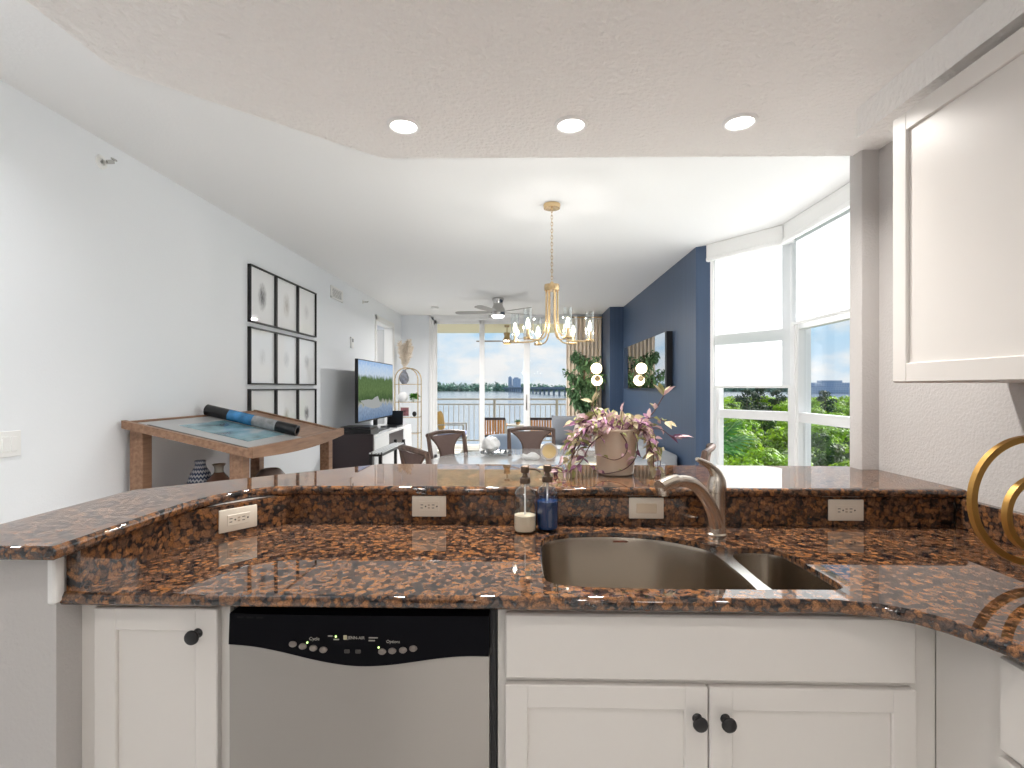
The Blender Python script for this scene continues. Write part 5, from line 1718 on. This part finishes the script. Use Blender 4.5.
# floor lamp
fl = thing('floor_lamp', 'slim brass floor lamp with two glowing globes by the ficus', 'floor lamp', (1.22, 8.72, 0))
LX, LY = 1.215, 8.70
MB().lathe([(0, 0), (0.13, 0), (0.13, 0.015), (0.02, 0.025), (0, 0.03)], (LX, LY, 0), 32).build('base', m_brass, fl)
MB().cyl((LX, LY, 0.02), (LX, LY, 1.60), 0.008, n=10).build('pole', m_brass, fl)
MB().sphere((LX - 0.01, LY - 0.02, 1.70), 0.092, 24, 16).build('globe', m_globe, fl)
MB().sphere((LX + 0.01, LY + 0.06, 1.50), 0.092, 24, 16).build('globe', m_globe, fl)
MB().lathe([(0, -0.006), (0.05, -0.006), (0.05, 0.006), (0, 0.006)], n=24, mat=Matrix.Translation((LX + 0.005, LY - 0.045, 1.53)) @ Matrix.Rotation(R(90), 4, 'X')).build('shade_disc', m_brass, fl)
# ficus
fp = thing('ficus_tree', 'tall bushy green indoor ficus in front of the beige curtain', 'potted tree', (1.05, 9.12, 0))
MB().lathe([(0, 0), (0.14, 0), (0.18, 0.30), (0.165, 0.30), (0.155, 0.26), (0, 0.26)], (1.05, 9.12, 0), 32).build('pot', m_white, fp)
tr = MB()
tr.tube(spline([(1.05, 9.12, 0.26), (1.03, 9.12, 0.7), (1.08, 9.1, 1.1), (1.05, 9.12, 1.6), (1.07, 9.1, 1.95)], False, 5), 0.016, 8)
fg = MB()
rnd3 = random.Random(3)
for k in range(34):
    z0 = rnd3.uniform(0.95, 1.9); a = rnd3.uniform(0, 2 * PI)
    rl = 0.40 * (1 - abs(z0 - 1.5) * 0.6) * rnd3.uniform(0.6, 1.0)
    e = Vector((1.05 + rl * math.cos(a), 9.12 + rl * 0.75 * math.sin(a), z0 + 0.12))
    tr.tube([(1.06, 9.11, z0 - 0.1), tuple(e)], [0.006, 0.002], 5)
    for q in range(34):
        u = rnd3.uniform(0.25, 1.05)
        c0 = Vector((1.06, 9.11, z0 - 0.1)).lerp(e, u) + Vector((rnd3.uniform(-1, 1), rnd3.uniform(-1, 1), rnd3.uniform(-1, 1))) * 0.07
        c0.y = min(c0.y, 9.36); c0.x = min(c0.x, 1.40)
        leaf(fg, c0, (rnd3.uniform(-0.7, 0.7), rnd3.uniform(-0.7, 0.5), rnd3.uniform(-1.1, 0.3)), 0.10, 0.045, 0, 0.3)
tr.build('trunk', m_bark, fp)
fg.build('foliage', m_ficus, fp, smooth=0, recalc=False)
# curtain
cu = thing('curtain', 'beige floor-length curtain bunched at the right of the sliding door', 'curtain', (1.08, 9.5, 0))
cm = MB()
NC = 72
rows = []
for i in range(NC + 1):
    x = 0.775 + (1.415 - 0.775) * i / NC
    y = 9.50 + 0.022 * math.sin(i / NC * 2 * PI * 9)
    rows.append([cm.bm.verts.new((x, y, z_)) for z_ in (0.015, 2.655)] + [cm.bm.verts.new((x, y + 0.004, z_)) for z_ in (2.655, 0.015)])
for A, B in zip(rows, rows[1:]):
    for k in range(4):
        cm.bm.faces.new((A[k], A[(k + 1) % 4], B[(k + 1) % 4], B[k]))
cm.build('cloth', m_curtain, cu, smooth=70)
MB().cyl((0.72, 9.52, 2.68), (1.425, 9.52, 2.68), 0.014).build('rod', m_brass, cu)

# ================================================================ BALCONY
struct(MB().box((-5.0, FW + 0.15, -0.20), (2.2, 12.75, -0.03)).build('floor_balcony', m_conc, smooth=0))
struct(MB().box((-5.0, FW + 0.15, HC), (2.2, 12.75, HC + 0.25)).build('ceiling_balcony', m_balceil, smooth=0))
struct(MB().box((1.7, FW + 0.14, -0.03), (1.95, 11.2, HC)).build('wall_balcony', m_balceil, smooth=0))
rl = thing('balcony_railing', 'beige metal balcony railing with thin upright pickets', 'railing', (0, 12.55, 0))
RY = 12.55
MB().box((-4.9, RY - 0.03, 1.075), (2.1, RY + 0.03, 1.115), 0.004).build('top_rail', m_rail, rl)
MB().box((-4.9, RY - 0.015, 0.955), (2.1, RY + 0.015, 0.985)).build('mid_rail', m_rail, rl)
MB().box((-4.9, RY - 0.015, 0.07), (2.1, RY + 0.015, 0.10)).build('bottom_rail', m_rail, rl)
for x in (-4.8, -2.9, -0.75, 0.78, 2.05):
    MB().box((x - 0.03, RY - 0.025, -0.03), (x + 0.03, RY + 0.025, 1.08), 0.003).build('post', m_rail, rl)
x = -4.75
while x < 2.0:
    MB().box((x - 0.008, RY - 0.008, 0.10), (x + 0.008, RY + 0.008, 0.955)).build('picket', m_rail, rl)
    x += 0.125
fan(-0.394, 11.2, HC - 0.001, 0.85, 'bronze balcony ceiling fan with a yellow lamp outside the door', M('aged_bronze', (0.42, 0.30, 0.15), 0.35, 0.7), M('fan_blade_brown', (0.30, 0.24, 0.18), 0.5), M('amber_lens', (0.85, 0.62, 0.25), 0.3, emit=0.6), 178, 3, drop=0.16, rb=0.80)


def slat_chair():
    t = thing('balcony_chair', '', 'balcony chair', (0, 0, 0), 'teak slatted chairs on the balcony')
    for sx in (-1, 1):
        MB().box((sx * 0.27 - 0.02, -0.30, 0), (sx * 0.27 + 0.02, -0.25, 0.72), 0.004).build('leg', m_rail, t)
        MB().box((sx * 0.27 - 0.02, 0.28, 0), (sx * 0.27 + 0.02, 0.33, 0.56), 0.004).build('leg', m_rail, t)
        MB().box((sx * 0.27 - 0.03, -0.28, 0.56), (sx * 0.27 + 0.03, 0.35, 0.585), 0.004).build('arm', m_slat, t)
    MB().box((-0.27, -0.305, 0.70), (0.27, -0.26, 0.755), 0.006).box((-0.27, -0.305, 0.33), (0.27, -0.26, 0.375), 0.006).build('back_frame', m_dark, t)
    for k in range(9):
        x = -0.232 + k * 0.058
        MB().box((x - 0.021, -0.295, 0.375), (x + 0.021, -0.272, 0.70), 0.003).build('back_slat', m_slat, t)
    MB().box((-0.25, -0.26, 0.33), (0.25, 0.32, 0.40), 0.02, seg=2).build('seat_cushion', m_bluegrey, t)
    return t


sc_ = slat_chair()
sc_.location = (-0.70, 11.45, -0.03); sc_['label'] = 'teak slatted balcony chair behind the middle door panel, back to the room'
dup(sc_, (0.38, 11.45, -0.03), 0.0, 'teak slatted balcony chair behind the right door panel, back to the room')
t = thing('lounge_chair', 'metal-framed balcony armchair with flat blue seat cushion, at left', 'armchair', (-1.7, 11.2, -0.03))
for x in (-2.12, -1.32):
    for y in (10.95, 11.5):
        MB().box((x - 0.018, y - 0.018, -0.03), (x + 0.018, y + 0.018, 0.575), 0.003).build('leg', m_rail, t)
for y in (10.95, 11.5):
    MB().box((-2.14, y - 0.02, 0.565), (-1.30, y + 0.02, 0.59), 0.003).build('arm', m_rail, t)
MB().box((-2.14, 10.95, 0.28), (-1.30, 11.5, 0.315), 0.003).build('seat_frame', m_rail, t)
MB().box((-2.12, 10.97, 0.316), (-1.31, 11.48, 0.42), 0.02, seg=2).build('seat_cushion', M('indigo_cushion', (0.17, 0.19, 0.32), 0.9), t)
MB().box((-2.16, 10.95, 0.55), (-2.12, 11.5, 0.86), 0.003).build('back_frame', m_rail, t)
pil = pillow((-1.86, 11.22, 0.65), 0.42, 0.44, 0.14, (R(-10), 0, R(90)), M('yellow_cushion', (0.62, 0.38, 0.12), 0.9), 'golden yellow cushion on the balcony armchair')
pil['group'] = 'balcony cushions'
t = thing('balcony_table', 'small round teak side table between the two slatted balcony chairs', 'side table', (-0.17, 11.5, -0.03))
MB().lathe([(0, 0.555), (0.28, 0.555), (0.285, 0.57), (0.28, 0.58), (0, 0.58)], (-0.17, 11.5, -0.03), 32).build('tabletop', m_rail, t)
MB().cyl((-0.17, 11.5, -0.03), (-0.17, 11.5, 0.525), 0.03).lathe([(0, 0), (0.2, 0), (0.2, 0.02), (0, 0.03)], (-0.17, 11.5, -0.03)).build('pedestal', m_rail, t)
t = thing('balcony_planter', 'tiny potted plant on the balcony side table', 'plant', (-0.16, 11.45, 0.551))
MB().lathe([(0, 0), (0.035, 0), (0.05, 0.06), (0.045, 0.06), (0, 0.05)], (-0.16, 11.45, 0.551), 16).build('pot', M('ochre_pot', (0.45, 0.28, 0.10), 0.5), t)
g = MB()
for k in range(30):
    d = Vector((rnd2.uniform(-1, 1), rnd2.uniform(-1, 1), rnd2.uniform(0.1, 1)))
    leaf(g, Vector((-0.16, 11.45, 0.60)), d, 0.09, 0.035, 0, 0.3)
g.build('foliage', m_ficus, t, smooth=0, recalc=False)

# ================================================================ OUTSIDE
# water
m_water, nt, bb_ = new_mat('bay_water')
bb_.inputs['Base Color'].default_value = (0.17, 0.20, 0.235, 1)
bb_.inputs['Roughness'].default_value = 0.12
tc = nt.nodes.new('ShaderNodeTexCoord')
mp = nt.nodes.new('ShaderNodeMapping'); mp.inputs['Scale'].default_value = (0.05, 0.16, 1)
nt.links.new(tc.outputs['Object'], mp.inputs[0])
no = nt.nodes.new('ShaderNodeTexNoise'); no.inputs['Scale'].default_value = 3; no.inputs['Detail'].default_value = 5
nt.links.new(mp.outputs[0], no.inputs['Vector'])
bp = nt.nodes.new('ShaderNodeBump'); bp.inputs['Strength'].default_value = 0.25; bp.inputs['Distance'].default_value = 0.3
nt.links.new(no.outputs['Fac'], bp.inputs['Height']); nt.links.new(bp.outputs[0], bb_.inputs['Normal'])
WZ = -9.0
struct(MB().face([(-4000, -400, WZ), (4000, -400, WZ), (4000, 4500, WZ), (-4000, 4500, WZ)]).build('water_surface', m_water, smooth=0))
# mangrove shore to the right
m_ground = M('shore_ground', (0.035, 0.06, 0.015), 0.95, var=0.4, vscale=0.3)
struct(MB().prism([(5, -40), (260, -40), (300, 250), (190, 330), (120, 300), (70, 180), (18, 70), (5, 30)], WZ - 2, WZ + 0.4).build('ground_shore', m_ground, smooth=0))

m_mang = leaf_mat('mangrove_leaf', (0.20, 0.34, 0.022), 0.4, 0.55, 0.55)
m_mang2 = leaf_mat('mangrove_leaf_dark', (0.06, 0.12, 0.02), 0.3, 0.5, 0.6)
m_pine = leaf_mat('pine_leaf', (0.045, 0.075, 0.04), 0.15, 0.5, 0.7)


def crown(mb, c, rx_, rz_, n, size, rg_, mi=0):
    blobs = [(Vector(c) + Vector((rg_.uniform(-1, 1) * rx_ * 0.6, rg_.uniform(-1, 1) * rx_ * 0.6, rg_.uniform(-0.5, 0.5) * rz_)), rg_.uniform(0.4, 0.65)) for _ in range(7)]
    for k in range(n):
        bc_, br = rg_.choice(blobs)
        d = Vector((rg_.gauss(0, 1), rg_.gauss(0, 1), rg_.gauss(0.35, 1))).normalized()
        p = bc_ + Vector((d.x * rx_ * br, d.y * rx_ * br, d.z * rz_ * br)) * rg_.uniform(0.82, 1.05)
        nn = (d + Vector((rg_.uniform(-1, 1), rg_.uniform(-1, 1), rg_.uniform(-0.3, 1))) * 0.6).normalized()
        u = nn.orthogonal().normalized(); u.rotate(Matrix.Rotation(rg_.uniform(0, 6.28), 3, nn)); v_ = nn.cross(u)
        s_ = size * rg_.uniform(0.6, 1.3)
        mb.face([p - u * s_, p + v_ * s_ * 0.5, p + u * s_, p - v_ * s_ * 0.5], mi)


rt = random.Random(21)
protos = []
LAB_T = 'bushy green mangrove tree in the thicket below the right-hand windows'
for k in range(4):
    t = thing('mangrove_tree', LAB_T, 'tree', (0, 0, 0), 'mangrove trees below the right-hand windows')
    tm = MB()
    for j in range(3):
        a = rt.uniform(0, 6.28)
        tm.tube([(0.3 * math.cos(a), 0.3 * math.sin(a), 0), (0.8 * math.cos(a), 0.8 * math.sin(a), 2.4)], [0.10, 0.04], 6)
    tm.build('trunk', m_bark, t)
    cm_ = MB()
    crown(cm_, (0, 0, 2.9), 2.5, 1.5, 1500, 0.20, rt)
    cm_.build('foliage', m_mang if k < 3 else m_mang2, t, smooth=0, recalc=False)
    protos.append(t)
cnt = 0
tries = 0
pos = []
while cnt < 290 and tries < 9000:
    tries += 1
    y = 20 + 150 * rt.random() ** 1.3
    x = y * rt.uniform(0.36, 0.84)
    md = 2.6 + y * 0.022
    if any((x - a) ** 2 + (y - b_) ** 2 < md * md for a, b_ in pos[-290:]):
        continue
    pos.append((x, y))
    s_ = rt.uniform(0.75, 1.25) * (1.0 + max(0, y - 60) * 0.003)
    loc = (x, y, WZ + 0.3)
    kk = rt.randrange(4)
    if cnt < 4:
        o = protos[cnt]; o.location = loc; o.scale = (s_, s_, s_)
    else:
        dup(protos[kk], loc, rt.uniform(0, 6.28), None, (s_, s_, s_ * rt.uniform(0.85, 1.15)))
    cnt += 1
# distant canopy: one mass nobody could count
cn = MB()
for k in range(330):
    y = rt.uniform(150, 320); x = y * rt.uniform(0.36, 0.84)
    h = rt.uniform(2.0, 3.6)
    crown(cn, (x, y, WZ + h), 5.5, 2.2, 120, 0.8, rt)
o = tag(cn.build('mangrove_canopy', m_mang, smooth=0, recalc=False), 'far green mangrove canopy reaching out to the water', 'canopy', kind='stuff')
# taller dark pines behind, at the left of the angled window
PN = None
for k, (x, y, h) in enumerate(((48, 112, 9.5), (53, 118, 10.2), (60.5, 125, 9.4), (69, 132, 10.0), (74, 128, 9.2))):
    if PN is None:
        PN = thing('pine_tree', 'tall dark pine rising above the mangroves behind the angled window', 'tree', (x, y, WZ + 0.3), 'dark pines above the mangroves')
        p_ = MB().tube([(x, y, WZ + 0.3), (x, y, WZ + 8)], [0.22, 0.08], 6); p_.build('trunk', m_bark, PN)
        c_ = MB()
        for q in range(5):
            crown(c_, (x + rt.uniform(-1, 1), y + rt.uniform(-1, 1), WZ + 4.5 + q * 1.2), 2.4 - q * 0.22, 1.2, 220, 0.28, rt)
        c_.build('foliage', m_pine, PN, smooth=0, recalc=False)
    else:
        dup(PN, (x, y, WZ + 0.3), k * 1.3, None, (1, 1, h / 9.5))
# palm by the building
pt = thing('fan_palm', 'fan palm with pale ribs just outside the angled window', 'palm', (3.55, 10.3, WZ + 0.3))
PX, PY, PZ = 3.55, 10.3, 0.02
MB().tube([(PX, PY, WZ + 0.3), (PX, PY, PZ)], [0.16, 0.11], 10).build('trunk', m_bark, pt)
m_palm = leaf_mat('palm_leaf', (0.06, 0.20, 0.04), 0.3, 0.3)
m_rib = M('palm_rib', (0.40, 0.52, 0.24), 0.6)
for k in range(15):
    a = 2 * PI * k / 15 + rt.uniform(-0.15, 0.15); el = rt.uniform(0.0, 0.9)
    d = Vector((math.cos(a) * math.cos(el), math.sin(a) * math.cos(el), math.sin(el)))
    base = Vector((PX, PY, PZ)); hub = base + d * 0.55
    s_ = d.cross(Vector((0, 0, 1))).normalized(); up = s_.cross(d)
    fm = MB()
    for q in range(17):
        b_ = R(-115 + 230 * q / 16)
        dd = (d * math.cos(b_) + s_ * math.sin(b_)).normalized()
        tip = hub + dd * rt.uniform(0.60, 0.74) - Vector((0, 0, 0.10))
        w_ = dd.cross(up).normalized() * 0.030
        mid = hub + dd * 0.35
        fm.face([hub, mid + w_, tip, mid - w_])
    fo = fm.build('frond', m_palm, pt, smooth=0, recalc=False)
    MB().tube([base, hub, hub + d * 0.45], [0.014, 0.010, 0.004], 5).build('rib', m_rib, fo)

# far shore treeline, buildings and bridge
tl = MB()
for k in range(900):
    x = rt.uniform(-900, 1500); y = 1660 + rt.uniform(-60, 80) - max(0, x - 300) * 0.4
    h = rt.uniform(8, 26) if x < 60 else rt.uniform(8, 18)
    crown(tl, (x, y, WZ + h * 0.5), rt.uniform(14, 26), h * 0.75, 30, 5.5, rt)
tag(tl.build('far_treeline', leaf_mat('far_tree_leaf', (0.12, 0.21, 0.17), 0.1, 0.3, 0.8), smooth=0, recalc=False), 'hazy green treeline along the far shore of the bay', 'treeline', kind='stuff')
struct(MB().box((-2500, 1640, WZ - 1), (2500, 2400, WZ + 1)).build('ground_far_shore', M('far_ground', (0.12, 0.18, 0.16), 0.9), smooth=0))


def block_mat(name, c1, c2, sx, sz):
    m, nt, b = new_mat(name)
    tc = nt.nodes.new('ShaderNodeTexCoord')
    br = nt.nodes.new('ShaderNodeTexBrick')
    br.offset = 0.0
    br.inputs['Scale'].default_value = 1.0
    br.inputs['Color1'].default_value = (*c2, 1); br.inputs['Color2'].default_value = (*c2, 1); br.inputs['Mortar'].default_value = (*c1, 1)
    br.inputs['Brick Width'].default_value = sx; br.inputs['Row Height'].default_value = sz; br.inputs['Mortar Size'].default_value = 0.9
    mp = nt.nodes.new('ShaderNodeMapping'); mp.inputs['Rotation'].default_value = (R(90), 0, 0)
    nt.links.new(tc.outputs['Object'], mp.inputs[0]); nt.links.new(mp.outputs[0], br.inputs['Vector'])
    nt.links.new(br.outputs['Color'], b.inputs['Base Color'])
    b.inputs['Roughness'].default_value = 0.7
    return m


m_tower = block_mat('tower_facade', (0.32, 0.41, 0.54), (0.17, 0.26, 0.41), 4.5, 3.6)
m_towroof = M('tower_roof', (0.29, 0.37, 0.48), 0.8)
t = thing('distant_tower', 'blue-grey tower blocks on the far shore beyond the bridge', 'building', (-32, 1562, WZ))
MB().box((-51, 1555, WZ), (-40, 1580, 34)).build('block', m_tower, t, smooth=0)
MB().box((-38, 1545, WZ), (-13, 1580, 30)).build('block', m_tower, t, smooth=0)
MB().box((-48, 1560, 34), (-43, 1575, 37)).box((-33, 1550, 30), (-20, 1570, 33.5)).build('roof_plant', m_towroof, t, smooth=0)
# waterfront hotel seen through the side window
t = thing('waterfront_hotel', 'long pale blue hotel across the water, seen through the side window', 'building', (560, 945, WZ))
MB().box((500, 930, WZ), (640, 960, 3)).build('podium', m_tower, t, smooth=0)
MB().box((522, 935, 3), (592, 958, 11)).build('block', m_tower, t, smooth=0)
MB().box((536, 938, 11), (572, 955, 15)).build('roof_block', m_towroof, t, smooth=0)
# causeway bridge coming nearer towards the right
bA = Vector((-60, 1560, 0)); bB = Vector((90, 560, 0))
u = (bB - bA).normalized(); s_ = Vector((u.y, -u.x, 0)); Lb = (bB - bA).length
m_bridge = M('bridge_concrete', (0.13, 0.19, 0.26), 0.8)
br = thing('causeway_bridge', 'long low grey causeway bridge on rows of piers across the bay', 'bridge', tuple(bA + Vector((0, 0, WZ))))
mm_ = Matrix(((u.x, -s_.x, 0, bA.x), (u.y, -s_.y, 0, bA.y), (0, 0, 1, 0), (0, 0, 0, 1)))
MB().box((0, -7, 0.2), (Lb + 200, 7, 2.2), mat=mm_).box((0, -7.3, 2.2), (Lb + 200, -6.9, 3.1), mat=mm_).box((0, 6.9, 2.2), (Lb + 200, 7.3, 3.1), mat=mm_).build('deck', m_bridge, br, smooth=0)
k = 0
d_ = 10.0
while d_ < Lb + 190:
    MB().box((d_ - 1.3, -1.5, WZ - 0.5), (d_ + 1.3, 1.5, -1.2), mat=mm_).box((d_ - 1.3, -6.0, -1.2), (d_ + 1.3, 6.0, 0.2), mat=mm_).build('pier', m_bridge, br, smooth=0)
    d_ += 42; k += 1
